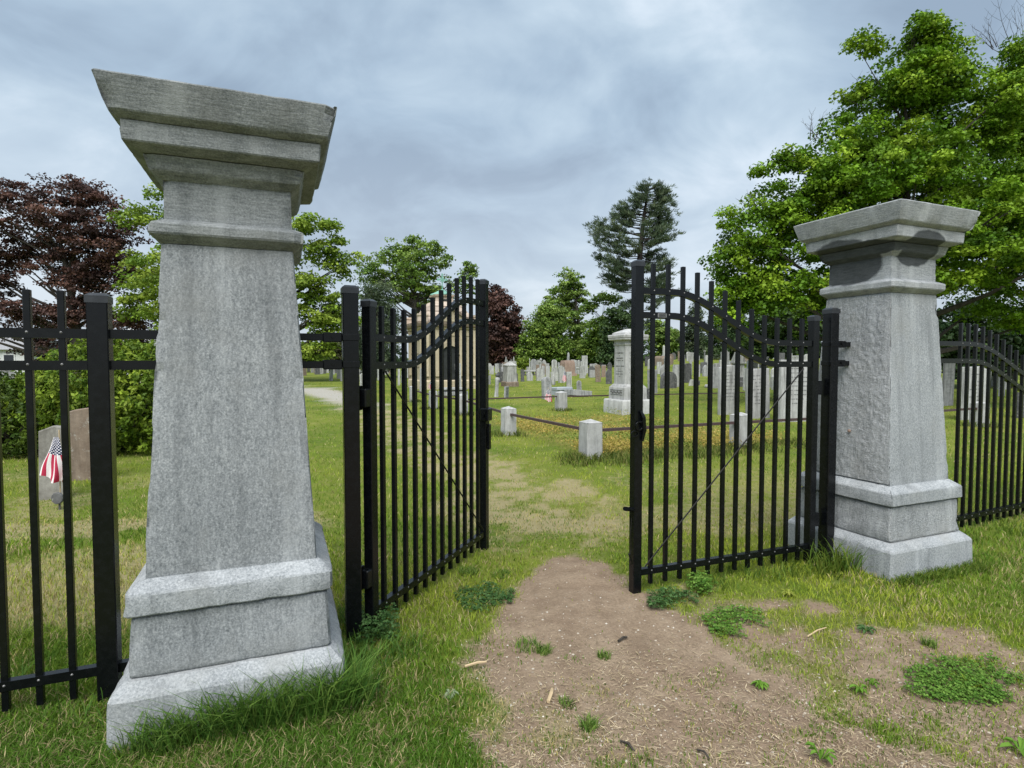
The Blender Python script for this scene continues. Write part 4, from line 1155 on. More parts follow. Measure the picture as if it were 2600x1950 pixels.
ax_, ay_ = at(1433, 982)
flag((ax_, ay_, 0), .30, .55, .95, 'small flag left of the upright narrow white slab', 0)

# ------------------------------------------------------------------ far houses glimpsed through the trees
def house(x, y, w, d, h, rh, label, rz=0, cup=False):
    t = empty('house', (x, y, float(terrain(x, y))), rz, label, 'house')
    MB().box((0, 0, h / 2), (w, d, h)).build('wall', M['whitepaint'], t)
    mb = MB(); e = .4
    mb.add([(-w / 2 - e, -d / 2 - e, h), (w / 2 + e, -d / 2 - e, h), (w / 2 + e, d / 2 + e, h), (-w / 2 - e, d / 2 + e, h), (-w / 2 - e, 0, h + rh), (w / 2 + e, 0, h + rh)],
           [[0, 1, 5, 4], [2, 3, 4, 5], [0, 4, 3], [1, 2, 5], [3, 2, 1, 0]])
    rf = mb.build('roof', M['shingle'], t)
    for i in range(3):
        f = MB().box((-w / 3 + w / 3 * i, -d / 2 - .02, h * .55), (1.1, .06, 1.5)).build('window', M['whitepaint'], t)
        MB().box((-w / 3 + w / 3 * i, -d / 2 - .055, h * .55), (.85, .02, 1.25)).build('pane', M['glass'], f)
    if cup:
        MB().lathe([(.9, h + rh - .2), (.9, h + rh + .3), (.45, h + rh + .55), (.15, h + rh + .9), (.12, h + rh + 1.3), (.02, h + rh + 1.6)], 8).build('cupola', M['whitepaint'], rf)
    return t
house((-10 - 1300) / FPX * 62, 62, 9, 7, 2.6, 1.9, 'white house with grey roof far left behind the dark beech', .25)
house((338 - 1300) / FPX * 58, 58, 5, 5, 2.9, 1.05, 'white-roofed garden building with finial behind the clipped shrub', .3, True)
house((1530 - 1300) / FPX * 118, 118, 6.5, 5, 1.5, 1.5, 'pale gabled house roof far behind the centre stones', .2)

# ------------------------------------------------------------------ trees
def leaf_quads(C, Nrm, L, W, r):
    """kite shaped leaves: centres, normals, lengths, widths -> verts (n*4,3)"""
    n = len(C)
    t = r.normal(size=(n, 3)); t -= Nrm * (t * Nrm).sum(1, keepdims=True)
    t /= np.linalg.norm(t, axis=1, keepdims=True) + 1e-9
    b = np.cross(Nrm, t)
    L = np.broadcast_to(np.asarray(L, float), (n,))[:, None]; W = np.broadcast_to(np.asarray(W, float), (n,))[:, None]
    fold = Nrm * W * .22
    V = np.stack([C + t * L * .5, C + b * W * .5 + fold + t * L * .05, C - t * L * .5, C - b * W * .5 + fold + t * L * .05], 1)
    return V.reshape(-1, 3)
def unit(v): return v / (np.linalg.norm(v, axis=1, keepdims=True) + 1e-9)
def pal(cols, r, n, jit=.18):
    c = np.array(cols, float); i = r.random(n) * (len(c) - 1); k = i.astype(int); f = (i - k)[:, None]
    o = c[k] * (1 - f) + c[np.minimum(k + 1, len(c) - 1)] * f
    return np.clip(o * (1 + r.normal(size=(n, 1)) * jit), .002, 1)
def tree(name, label, cat, y, lobes, n_leaf, leaf, cols, trunk=None, clump=.55, flat=.55, shell=.55, droop=0.0, barkm='bark', seed=1, per=60, group=None, depth=1.0, limbs=24, tr=.3, wl=.75, needle=False, extra_twigs=(), base_v=None):
    r = np.random.default_rng(seed)
    px = y / FPX
    u_t = trunk if trunk is not None else lobes[0][0]
    x0 = (u_t - 1300) * px; z0 = float(terrain(x0, y))
    t = empty(name, (x0, y, z0), 0, label, cat, group)
    E_ = []
    for (u, v, ru, rv) in lobes:
        E_.append(((u - 1300) * px - x0, zat(u, v, y) - z0, ru * px, rv * px))
    E_ = np.array(E_)
    vol = (E_[:, 2] * E_[:, 3]); pr = vol / vol.sum()
    nc = max(20, n_leaf // per)
    k = r.choice(len(E_), nc, p=pr)
    d = unit(r.normal(size=(nc, 3))); rr = (shell + (1 - shell) * r.random(nc)) ** 1.0
    rr = np.where(r.random(nc) < .25, r.random(nc), rr)
    rx, rz = E_[k, 2], E_[k, 3]; ry = np.minimum(rx, rz * 1.4) * depth
    yo = (r.random(len(E_)) - .5) * 1.2
    C = np.stack([E_[k, 0] + d[:, 0] * rx * rr, d[:, 1] * ry * rr + yo[k] * ry, E_[k, 1] + d[:, 2] * rz * rr], 1)
    C[:, 2] = np.maximum(C[:, 2], .25)
    cr_ = clump * (.65 + .7 * r.random(nc))
    m = r.integers(int(per * .6), int(per * 1.4), nc)
    ci = np.repeat(np.arange(nc), m); n = len(ci)
    dd = unit(r.normal(size=(n, 3))) * (r.random((n, 1)) ** .45)
    dd[:, 2] *= flat
    P = C[ci] + dd * cr_[ci][:, None]
    P[:, 2] -= droop * (dd[:, 0] ** 2 + dd[:, 1] ** 2) * cr_[ci]
    P[:, 2] = np.maximum(P[:, 2], .06)
    if needle:
        Nn = unit(r.normal(size=(n, 3)))
    else:
        Nn = unit(dd * .6 + np.array([0, 0, .75]) + r.normal(size=(n, 3)) * .55)
    sz = leaf * (.65 + .7 * r.random(n))
    V = leaf_quads(P, Nn, sz, sz * wl, r)
    cc = pal(cols, r, nc, .13)[ci] * (1 + r.normal(size=(n, 1)) * .16)
    cc = np.clip(cc, .002, 1)
    me_ = np_mesh('crown', V, np.arange(4 * n), np.full(n, 4), np.repeat(cc, 4, 0))
    link('crown', me_, M['leaf'], t)
    # trunk and limbs
    mb = MB(); top = float(E_[:, 1].max() * .80); tx = float((E_[:, 0] * vol).sum() / vol.sum()) * .6
    pts = [Vector((tx * (i / 7) ** 1.6 + .10 * math.sin(i * 2 + seed) * (i > 0), .08 * math.cos(i * 1.7), -.3 + (top + .3) * i / 7)) for i in range(8)]
    mb.tube(pts, [tr * (1.25 if i == 0 else 1) * (1 - .86 * i / 7) for i in range(8)], 8)
    zmin = float((E_[:, 1] - E_[:, 3]).min())
    for q in r.choice(nc, min(limbs, nc), replace=False):
        c = Vector(C[q]); f = min(.92, max(.18, (c.z - .35 * abs(c.x) - .2) / top * .85)); i = f * 7; a = int(i)
        p0 = pts[a].lerp(pts[min(a + 1, 7)], i - a)
        mid = p0.lerp(c, .5) + Vector((0, 0, -.06 * (c - p0).length + .1)) 
        r0 = tr * (1 - .86 * f) * .5
        mb.tube([p0, p0.lerp(mid, .55), mid, mid.lerp(c, .6), c], [r0, r0 * .8, r0 * .55, r0 * .35, r0 * .12], 5)
    for (u, v, du, dv) in extra_twigs:
        b = Vector(((u - 1300) * px - x0, 0, zat(u, v, y) - z0))
        for q in range(4):
            a0 = r.normal() * .35; Ls = abs(dv) * px * (.7 + .5 * r.random()); c_ = b + Vector((r.normal() * .1, r.normal() * .1, -.3)); p_ = [c_]
            hd = Vector((du * px / max(abs(dv) * px, .1) + a0, r.normal() * .25, 1)).normalized()
            for j in range(5):
                hd = (hd + Vector((r.normal() * .16, r.normal() * .12, .05))).normalized(); p_.append(p_[-1] + hd * Ls / 5)
            mb.tube(p_, [.016, .013, .010, .007, .005, .003], 4)
            for j in range(2, 6):
                for sd_ in (-1, 1):
                    if r.random() < .25: continue
                    l2 = Ls * .22 * (.5 + r.random()); dv2 = (hd + Vector((sd_ * .8, r.normal() * .5, .1))).normalized(); q1 = p_[j] + dv2 * l2 * .6
                    mb.tube([p_[j], q1, q1 + (dv2 + Vector((0, 0, .5))) * l2 * .4], [.005, .004, .002], 3)
    mb.build('trunk', M[barkm], t, 60)
    return t

MAPLE = [(.060, .135, .008), (.105, .210, .012), (.175, .300, .018), (.285, .410, .034)]
YGREEN = [(.10, .175, .02), (.195, .295, .035), (.32, .41, .06)]
MIDG = [(.075, .145, .024), (.145, .235, .040), (.235, .330, .065)]
DARKG = [(.022, .048, .018), (.045, .085, .028), (.075, .12, .038)]
COPPER = [(.046, .029, .026), (.075, .044, .038), (.118, .062, .050), (.17, .092, .070)]
PINE = [(.050, .080, .044), (.088, .126, .068), (.15, .185, .10)]

tree('maple_tree', 'big bright green maple rising behind the right pillar', 'tree', 19,
     [(1905, 625, 105, 120), (1868, 760, 80, 75), (2075, 560, 135, 130), (2135, 405, 105, 100), (2225, 285, 95, 115), (2335, 185, 95, 115), (2425, 160, 48, 62), (2290, 440, 140, 120), (2430, 400, 140, 140),
      (2440, 620, 170, 130), (2230, 690, 150, 110), (2540, 560, 120, 160), (2560, 750, 130, 90), (2000, 740, 130, 70), (2490, 290, 80, 90), (2000, 520, 95, 80), (2160, 480, 120, 120), (2187, 100, 34, 26), (1935, 440, 26, 34), (2005, 400, 44, 22), (2330, 62, 34, 34), (2345, 130, 60, 60), (2290, 200, 70, 70), (2400, 230, 80, 80)],
     165000, .112, MAPLE, trunk=2300, clump=.45, flat=.48, shell=.60, seed=21, per=130, limbs=60, tr=.30, droop=.25,
     extra_twigs=[(2060, 330, -10, 75), (2185, 240, -10, 60), (2290, 120, 0, 60), (1900, 500, -40, 40)])
tree('maple_tree', 'green maple at the right edge with bare twigs on top', 'tree', 22,
     [(2570, 200, 85, 85), (2650, 330, 140, 150), (2720, 180, 120, 120), (2680, 520, 150, 150), (2530, 330, 60, 60)],
     64000, .14, MAPLE, trunk=2690, clump=.5, flat=.52, shell=.58, seed=22, per=90, limbs=24, tr=.32, droop=.25,
     extra_twigs=[(2530, 130, 0, 130), (2570, 110, 20, 150), (2500, 100, -30, 60), (2590, 120, 10, 120)])
tree('beech_tree', 'spreading dark copper beech at the left behind the fence', 'tree', 42,
     [(50, 525, 105, 72), (175, 555, 120, 100), (215, 490, 60, 45), (262, 600, 92, 85), (30, 630, 120, 70), (190, 680, 130, 60), (290, 690, 60, 50), (80, 800, 130, 40), (210, 800, 95, 45), (320, 820, 62, 42), (130, 880, 130, 45), (215, 740, 55, 50), (300, 880, 80, 40), (-60, 700, 80, 160)],
     58000, .20, COPPER, trunk=205, clump=.80, flat=.34, shell=.45, seed=23, per=72, limbs=70, tr=.5, droop=.2)
tree('maple_tree', 'yellow-green layered tree standing behind the near pillar', 'tree', 40,
     [(345, 545, 42, 42), (352, 690, 52, 58), (335, 775, 48, 40), (800, 600, 52, 55), (838, 590, 30, 50), (845, 660, 62, 50), (790, 720, 60, 34), (810, 780, 75, 50), (850, 830, 60, 60), (790, 880, 60, 45), (560, 540, 190, 110), (560, 740, 200, 130), (700, 660, 90, 90)],
     46000, .225, YGREEN, trunk=600, clump=.72, flat=.38, shell=.5, seed=24, per=70, limbs=60, tr=.45, droop=.3)
tree('oak_tree', 'airy green tree with dark leaning trunk behind the mausoleum', 'tree', 78,
     [(1040, 635, 75, 42), (990, 665, 60, 45), (1100, 660, 48, 42), (1005, 725, 85, 50), (1085, 740, 75, 55), (945, 690, 38, 45), (1145, 665, 20, 25), (1188, 690, 24, 30), (1175, 730, 34, 22), (1060, 690, 60, 50), (930, 760, 40, 40), (1120, 800, 60, 50)],
     19000, .34, MIDG, trunk=1062, clump=.95, flat=.45, shell=.55, seed=25, per=52, limbs=60, tr=.75)
tree('yew_tree', 'dull grey-green conifer behind the left gate beside the mausoleum', 'tree', 50,
     [(960, 740, 38, 25), (955, 790, 52, 45), (960, 850, 58, 55), (965, 905, 60, 35), (930, 900, 50, 40)],
     16000, .34, PINE, trunk=962, clump=.7, flat=.8, shell=.5, seed=26, per=45, limbs=10, tr=.4, wl=.25, needle=True)
tree('beech_tree', 'dark copper beech in the middle distance beside the open gate', 'tree', 92,
     [(1255, 760, 38, 34), (1268, 800, 52, 50), (1262, 860, 66, 55), (1295, 850, 36, 60), (1270, 905, 55, 30)],
     26000, .40, COPPER, trunk=1268, clump=1.2, flat=.45, shell=.5, seed=27, per=45, limbs=20, tr=.7, group=None)
tree('maple_tree', 'dense rounded light green tree right of the middle copper beech', 'tree', 90,
     [(1372, 850, 48, 62), (1350, 890, 40, 40), (1400, 815, 40, 50), (1410, 890, 45, 35), (1385, 790, 20, 25)],
     26000, .33, MIDG, trunk=1385, clump=1.0, flat=.5, shell=.5, seed=28, per=42, limbs=12, tr=.5)
tree('oak_tree', 'tall thin-topped green tree in the centre distance', 'tree', 96,
     [(1445, 715, 42, 36), (1468, 745, 32, 45), (1425, 760, 40, 40), (1445, 820, 52, 52), (1480, 870, 48, 55), (1440, 890, 48, 35)],
     15000, .38, MIDG + [(.22, .31, .08)], trunk=1474, clump=.95, flat=.42, shell=.45, seed=29, per=44, limbs=60, tr=.6)
tree('maple_tree', 'lower bright green tree between the thin-topped tree and tall pine', 'tree', 88,
     [(1525, 845, 42, 40), (1515, 890, 50, 35), (1500, 780, 22, 16), (1535, 760, 40, 14), (1560, 880, 40, 40)],
     16000, .34, MIDG, trunk=1528, clump=.95, flat=.45, shell=.5, seed=30, per=40, limbs=24, tr=.45)
tree('yew_tree', 'dark drooping evergreen at the foot of the tall pine', 'tree', 76,
     [(1572, 800, 34, 26), (1568, 850, 44, 40), (1555, 900, 50, 28), (1600, 880, 40, 40)],
     10000, .46, DARKG, trunk=1572, clump=.9, flat=.5, shell=.45, seed=31, per=40, limbs=16, tr=.35, wl=.4, droop=.4)
tree('maple_tree', 'small light green tree framed by the right gate pickets', 'tree', 100,
     [(1685, 870, 46, 42), (1665, 835, 22, 28), (1712, 895, 30, 25)],
     8000, .48, MIDG + [(.16, .23, .06)], trunk=1682, clump=1.0, flat=.5, shell=.5, seed=32, per=40, limbs=10, tr=.4)
tree('spruce_tree', 'pointed grey-green spruce behind the right gate', 'tree', 82,
     [(1766, 790, 14, 34), (1766, 830, 30, 28), (1768, 865, 44, 26), (1772, 897, 56, 24)],
     10000, .46, PINE, trunk=1768, clump=.85, flat=.4, shell=.4, seed=33, per=40, limbs=20, tr=.35, wl=.3, droop=.5)
tree('spruce_tree', 'dark broad spruce right of the pointed one behind the gate', 'tree', 74,
     [(1850, 770, 30, 40), (1848, 820, 50, 40), (1840, 870, 70, 42), (1900, 860, 60, 50)],
     14000, .44, DARKG + [(.08, .11, .05)], trunk=1850, clump=.9, flat=.42, shell=.4, seed=34, per=40, limbs=16, tr=.4, wl=.35, droop=.5)
tree('evergreen_tree', 'deep green tree with brighter sprays beside the right gate post', 'tree', 55,
     [(1960, 800, 70, 70), (2020, 840, 70, 65), (1930, 870, 70, 40), (2070, 800, 60, 80), (2000, 890, 90, 25)],
     16000, .32, DARKG + [(.09, .16, .02)], trunk=1990, clump=.8, flat=.5, shell=.4, seed=35, per=45, limbs=16, tr=.4)
tree('evergreen_tree', 'dark evergreen mass hanging behind the right fence', 'tree', 30,
     [(2420, 880, 90, 50), (2540, 870, 100, 60), (2640, 850, 90, 90), (2480, 800, 80, 60), (2350, 850, 80, 60), (2450, 930, 120, 30)],
     22000, .2, DARKG, trunk=2560, clump=.55, flat=.5, shell=.35, seed=36, per=50, limbs=14, tr=.3)
tree('evergreen_tree', 'brown-green thicket tree low behind the fence bars left of gate post', 'tree', 72,
     [(800, 905, 50, 28), (850, 900, 45, 32), (890, 890, 40, 36)],
     9000, .4, [(.03, .028, .014), (.05, .045, .02), (.05, .07, .02)], trunk=845, clump=.9, flat=.55, shell=.3, seed=37, per=45, limbs=16, tr=.4)

# far hedge line: a wood edge nobody could count
def hedge(lobes, y, n, leaf, cols, seed, name, label):
    r = np.random.default_rng(seed); px = y / FPX; V = []; Cc = []
    for (u, v, ru, rv) in lobes:
        x = (u - 1300) * px; z = zat(u, v, y); m = int(n * ru * rv / sum(a[2] * a[3] for a in lobes))
        d = unit(r.normal(size=(m, 3))) * r.random((m, 1)) ** .4
        P = np.stack([x + d[:, 0] * ru * px, y + d[:, 1] * ru * px * .5, z + d[:, 2] * rv * px], 1)
        P[:, 2] = np.maximum(P[:, 2], terrain(P[:, 0], P[:, 1]) + .1)
        q = leaf * (.6 + .8 * r.random(m))
        V.append(leaf_quads(P, unit(d + r.normal(size=(m, 3)) * .6 + np.array([0, 0, .5])), q, q * .8, r)); Cc.append(pal(cols, r, m))
    V = np.concatenate(V); Cc = np.concatenate(Cc); n = len(Cc)
    tag(link(name, np_mesh(name, V, np.arange(4 * n), np.full(n, 4), np.repeat(Cc, 4, 0)), M['leaf']), label, kind='stuff')
hedge([(1240, 922, 70, 16), (1340, 918, 80, 20), (1450, 915, 90, 22), (1560, 915, 80, 24), (1660, 912, 60, 14), (1000, 925, 90, 16), (1770, 905, 90, 14), (1900, 895, 100, 16), (2040, 890, 100, 20), (700, 915, 160, 26), (330, 920, 200, 26), (20, 925, 200, 26), (2250, 890, 160, 26), (2500, 895, 160, 26)],
      108, 32000, .8, DARKG, 77, 'far_wood', 'dark wood edge at the back of the cemetery')

def shrub(name, label, y, lobes, n, leaf, cols, seed, upright=.6, wl=.45, group=None):
    r = np.random.default_rng(seed); px = y / FPX
    u_t = lobes[0][0]; x0 = (u_t - 1300) * px; z0 = float(terrain(x0, y))
    t = empty(name, (x0, y, z0), 0, label, 'shrub', group)
    V = []; Cc = []; tot = sum(a[2] * a[3] for a in lobes)
    for (u, v, ru, rv) in lobes:
        m = int(n * ru * rv / tot); cx_ = (u - 1300) * px - x0; cz_ = zat(u, v, y) - z0; rx, rz = ru * px, rv * px
        nc = m // 26
        d = unit(r.normal(size=(nc, 3))); q = .72 + .28 * r.random(nc)
        bump_ = 1 + .22 * (vnoise(d[:, 0] * 3 + u, d[:, 2] * 3 + d[:, 1] * 2, 6) - .5)
        C = np.stack([cx_ + d[:, 0] * rx * q * bump_, d[:, 1] * rx * q * bump_, cz_ + d[:, 2] * rz * q * bump_], 1)
        C = C[C[:, 2] > .03]; d = d[:len(C)]
        nc = len(C); ci = np.repeat(np.arange(nc), 26); k_ = len(ci)
        out = unit(C - np.array([cx_, 0, cz_ - rz * .3])); ax = unit(out + np.array([0, 0, upright]) + r.normal(size=(nc, 3)) * .25)
        s = r.random(k_)[:, None]; fan = r.normal(size=(k_, 3)) * .055 * (1.2 - s)
        P = C[ci] + ax[ci] * s * .16 + fan
        P[:, 2] = np.maximum(P[:, 2], .02)
        sz = leaf * (.6 + .8 * r.random(k_))
        V.append(leaf_quads(P, unit(out[ci] + r.normal(size=(k_, 3)) * .7), sz, sz * wl, r))
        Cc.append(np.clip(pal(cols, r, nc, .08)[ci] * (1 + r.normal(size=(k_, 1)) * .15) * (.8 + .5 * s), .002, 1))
    V = np.concatenate(V); Cc = np.concatenate(Cc); k_ = len(Cc)
    link('foliage', np_mesh('foliage', V, np.arange(4 * k_), np.full(k_, 4), np.repeat(Cc, 4, 0)), M['leaf'], t)
    mb = MB()
    for q in range(9):
        a = q * .7; mb.tube([(.1 * math.cos(a), .1 * math.sin(a), -.05), (.35 * math.cos(a), .35 * math.sin(a), .5), (.55 * math.cos(a), .55 * math.sin(a), 1.0)], [.04, .03, .01], 5)
    mb.build('stem', M['bark'], t)
    return t
ARB = [(.060, .115, .010), (.125, .195, .018), (.22, .29, .03)]
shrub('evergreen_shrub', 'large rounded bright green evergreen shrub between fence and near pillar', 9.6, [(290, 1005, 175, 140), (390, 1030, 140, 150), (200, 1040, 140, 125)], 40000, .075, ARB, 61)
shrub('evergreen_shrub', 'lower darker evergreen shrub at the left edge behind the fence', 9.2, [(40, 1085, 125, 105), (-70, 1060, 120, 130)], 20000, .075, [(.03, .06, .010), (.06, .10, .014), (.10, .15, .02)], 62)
shrub('clipped_shrub', 'small yellow-green clipped bush in front of the far copper beech', 70, [(1328, 922, 18, 11)], 3000, .3, [(.10, .16, .02), (.19, .25, .03)], 63)

# tall white pine with whorled, up-curving branches
def pine(label, y, base_u, seed):
    r = np.random.default_rng(seed); px = y / FPX
    x0 = (base_u - 1300) * px; z0 = float(terrain(x0, y))
    t = empty('pine_tree', (x0, y, z0), 0, label, 'tree')
    X = lambda u: (u - 1300) * px - x0
    Z = lambda v: zat(1640, v, y) - z0
    pts = [Vector((X(u), 0, Z(v))) for u, v in ((1603, 938), (1606, 860), (1612, 760), (1620, 680), (1626, 600), (1634, 530), (1642, 474))]
    mb = MB(); mb.tube([pts[0] - Vector((0, 0, .4))] + pts, [.85, .72, .62, .50, .40, .30, .2, .06], 8)
    Lx = [(475, 1622, 1664), (500, 1610, 1690), (525, 1592, 1694), (555, 1552, 1700), (580, 1545, 1704), (600, 1500, 1706), (615, 1476, 1722), (650, 1500, 1690), (675, 1506, 1700), (705, 1505, 1728), (735, 1545, 1735), (765, 1548, 1715), (790, 1560, 1706), (815, 1575, 1660), (850, 1580, 1640)]
    vs, lf, rt = zip(*Lx)
    P, D, Ci = [], [], []; nb = 0
    zs_ = [p.z for p in pts]; xs_ = [p.x for p in pts]
    for v in np.linspace(480, 852, 84):
        den = .95 if v < 740 else .55
        for s in (-1, 1):
            if r.random() > den: continue
            ext = abs(X(np.interp(v, vs, lf if s < 0 else rt)) - np.interp(Z(v), zs_, xs_)) * (.55 + .5 * r.random()); az = r.normal() * .8
            o = Vector((np.interp(Z(v), zs_, xs_), 0, Z(v)))
            dirv = Vector((s * math.cos(az), math.sin(az), 0)); drop = (-.10 if v > 640 else .06) * ext
            q = [o, o + dirv * ext * .4 + Vector((0, 0, drop * .7)), o + dirv * ext * .75 + Vector((0, 0, drop + .06 * ext)), o + dirv * ext + Vector((0, 0, drop + .26 * ext))]
            mb.tube(q, [.10, .07, .04, .015], 4)
            for k_ in range(int(4 + ext * 5.0)):
                f = .30 + .70 * r.random() ** .75
                i = f * 3; a = min(int(i), 2); c = q[a].lerp(q[a + 1], i - a)
                sp_ = .12 + .30 * f
                c = c + Vector((r.normal() * sp_, r.normal() * sp_ * 1.3, abs(r.normal()) * .10))
                P.append(c); D.append(dirv * .8 + Vector((r.normal() * .35, r.normal() * .5, .75)))
    P = np.array([tuple(p) for p in P]); D = unit(np.array([tuple(d) for d in D])); n0 = len(P)
    m = 14; ci = np.repeat(np.arange(n0), m); n = len(ci)
    ax = unit(D[ci] + r.normal(size=(n, 3)) * .42); Lr = .42 + .34 * r.random(n)
    c = P[ci] + ax * Lr[:, None] * .5 + r.normal(size=(n, 3)) * np.array([.16, .16, .05])
    side = unit(np.cross(ax, r.normal(size=(n, 3)))); w = .042
    V = np.stack([c - ax * Lr[:, None] * .5, c + side * w, c + ax * Lr[:, None] * .5, c - side * w], 1).reshape(-1, 3)
    cc = pal(PINE, r, n0, .08)[ci] * (1 + r.normal(size=(n, 1)) * .15)
    link('crown', np_mesh('crown', V, np.arange(4 * n), np.full(n, 4), np.repeat(np.clip(cc, .003, 1), 4, 0)), M['leaf'], t)
    mb.build('trunk', M['pinebark'], t, 60)
pine('very tall dark pine with bare lower trunk behind the inscribed monument', 80, 1603, 91)

# ------------------------------------------------------------------ grass
def pick_cols(x, y, kind, r):
    n = len(x)
    a = fbm(x * .55, y * .55, 61, 4); b = fbm(x * 2.6, y * 2.6, 71, 3); c = fbm(x * .22, y * .3, 81, 3)
    lush = np.array([.066, .150, .016]); mid = np.array([.165, .255, .024]); yel = np.array([.300, .352, .036]); straw = np.array([.44, .355, .19])
    t = np.clip((a - .36) * 2.6 + (b - .5) * .9 + r.normal(size=n) * .18, 0, 1)[:, None]
    far_ = sstep(4, 12, y)[:, None]
    t = np.clip(t * .85 + .20 * far_ + .16, 0, 1)
    near = sstep(4.6, 2.6, y)[:, None] * sstep(.3, -.3, x)[:, None]
    t = np.clip(t - .10 * near, 0, 1)
    col = np.where(t < .5, lush + (mid - lush) * t * 2, mid + (yel - mid) * (t * 2 - 1))
    s = (r.random(n) < (.06 + .05 * sstep(5.5, 3, y)) * (.3 + 1.2 * sstep(.42, .6, fbm(x * 1.9, y * 1.9, 66, 3))) + .20 * np.clip((b - .5) * 4, 0, 1) + .08 * np.clip((c - .5) * 4, 0, 1))[:, None]
    col = np.where(s, straw * (.7 + .5 * r.random((n, 1))), col)
    return col * (1 + r.normal(size=(n, 1)) * .14)
def blades(x, y, z, h, w, lean, col, r, seg=2):
    n = len(x); az = r.random(n) * 2 * np.pi; fa = r.random(n) * np.pi
    dx, dy = np.cos(az) * lean * h, np.sin(az) * lean * h
    wx, wy = np.cos(fa) * w / 2, np.sin(fa) * w / 2
    B = np.stack([x, y, z - .006], 1)
    if seg == 2:
        m = np.stack([x + dx * .35, y + dy * .35, z + h * .58], 1); tp = np.stack([x + dx, y + dy, z + h * (1 - .18 * lean)], 1)
        W = np.stack([wx, wy, 0 * wx], 1)
        V = np.stack([B - W, B + W, m + W * .8, m - W * .8, tp], 1).reshape(-1, 3)
        i = np.arange(n)[:, None] * 5
        F = (i + np.array([[0, 1, 2, 3, 3, 2, 4]])).reshape(-1); cnt = np.tile([4, 3], n); k_ = 5
    else:
        tp = np.stack([x + dx, y + dy, z + h], 1); W = np.stack([wx, wy, 0 * wx], 1)
        V = np.stack([B - W, B + W, tp], 1).reshape(-1, 3); F = np.arange(3 * n); cnt = np.full(n, 3); k_ = 3
    return V, F, cnt, np.repeat(np.clip(col, .003, 1), k_, 0)
def inside_stone(x, y):
    bad = np.zeros(len(x), bool)
    for (px_, py_), yaw, h in ((PIL1, 21.7, .445), (PIL2, 22.6, .445)):
        c, s = math.cos(R(yaw)), math.sin(R(yaw)); a = (x - px_) * c + (y - py_) * s; b = -(x - px_) * s + (y - py_) * c
        bad |= (np.abs(a) < h) & (np.abs(b) < h)
    return bad
def sample(n, v0, v1, r, u0=-350, u1=2950):
    v = r.uniform(v0, v1, n); u = r.uniform(u0, u1, n)
    y = (EYE * FPX) / (v - 914.4); x = (u - 1300) / FPX * y
    return x, y
r = np.random.default_rng(301)
x, y = sample(330000, 958, 2180, r)
ok = (y < 48) & (y > 1.15) & ~inside_stone(x, y); x, y = x[ok], y[ok]
b_, w_, gr_, go_ = masks(x, y)
keep = r.random(len(x)) > np.clip(b_ * 1.05 + .02, 0, .993) ; keep &= r.random(len(x)) > gr_ * .93; keep &= r.random(len(x)) > w_ * .42
keep &= r.random(len(x)) > go_ * .5
x, y, b_, w_, go_ = x[keep], y[keep], b_[keep], w_[keep], go_[keep]
z = terrain(x, y) + bumps(x, y); hn = fbm(x * 1.3, y * 1.3, 91, 3)
h = (.022 + .034 * hn * (.5 + r.random(len(x)))) * (1 - .62 * np.clip(b_ + .6 * w_, 0, 1)) * (1 + .25 * sstep(6, 20, y))
clear = np.hypot((x - .5) / 1.3, (y - 3.6) / 1.2); h *= .75 + .25 * sstep(.7, 1.6, clear)
nearL = sstep(.5, -.8, x) * sstep(4.5, 2.6, y); h *= 1 + .40 * nearL
wd = np.maximum(.0038, .00115 * y) * (.7 + .6 * r.random(len(x)))
col = pick_cols(x, y, 0, r)
wm = (r.random(len(x)) < w_ * .6)[:, None]
col = np.where(wm, np.array([.40, .345, .13]) * (.75 + .45 * r.random((len(x), 1))), col)
nr = y < 5.5
for sel, sg, nm, lb in ((nr, 2, 'lawn_grass', 'short mixed lawn grass around the gate'), (~nr, 1, 'meadow_grass', 'lawn grass running back among the stones')):
    V, F, cnt, cc = blades(x[sel], y[sel], z[sel], h[sel], wd[sel], .35 + .75 * r.random(sel.sum()), col[sel], r, sg)
    tag(link(nm, np_mesh(nm, V, F, cnt, cc), M['grass']), lb, kind='stuff')

# tall tufts at stone and post feet
def tuft_field(spots, seed, name, label, cols=((.040, .105, .016), (.085, .175, .026), (.15, .235, .045))):
    r = np.random.default_rng(seed); X, Y, Hh, Ww = [], [], [], []
    for (cx_, cy_, rad, n, h0, h1, wdt) in spots:
        a = r.random(n) * 2 * np.pi; q = np.sqrt(r.random(n)) * rad
        X.append(cx_ + np.cos(a) * q); Y.append(cy_ + np.sin(a) * q); Hh.append(r.uniform(h0, h1, n)); Ww.append(np.full(n, wdt) * (.7 + .6 * r.random(n)))
    X, Y, Hh, Ww = map(np.concatenate, (X, Y, Hh, Ww)); ok = ~inside_stone(X, Y); X, Y, Hh, Ww = X[ok], Y[ok], Hh[ok], Ww[ok]
    V, F, cnt, cc = blades(X, Y, terrain(X, Y) + bumps(X, Y), Hh, Ww, .25 + .8 * r.random(len(X)), pal(cols, r, len(X), .15), r, 2)
    tag(link(name, np_mesh(name, V, F, cnt, cc), M['grass']), label, kind='stuff')
sp = []
c, s = math.cos(R(21.7)), math.sin(R(21.7)); hp = .47
rr_ = random.Random(4)
for i in range(60):                                                  # front foot of the near pillar
    q = rr_.uniform(-.36, .50); k_ = 1.0 if q > -.1 else .7
    sp.append((PIL1[0] + q * c + hp * s, PIL1[1] + q * s - hp * c, .085, int(55 * k_), .08 * k_, .27 * k_ + .03, .0055))
for i in range(22):                                                  # gate side of the near pillar and the gate post
    q = rr_.uniform(-.45, .45); sp.append((PIL1[0] + .50 * c - q * s, PIL1[1] + .50 * s + q * c, .09, 45, .05, .12, .005))
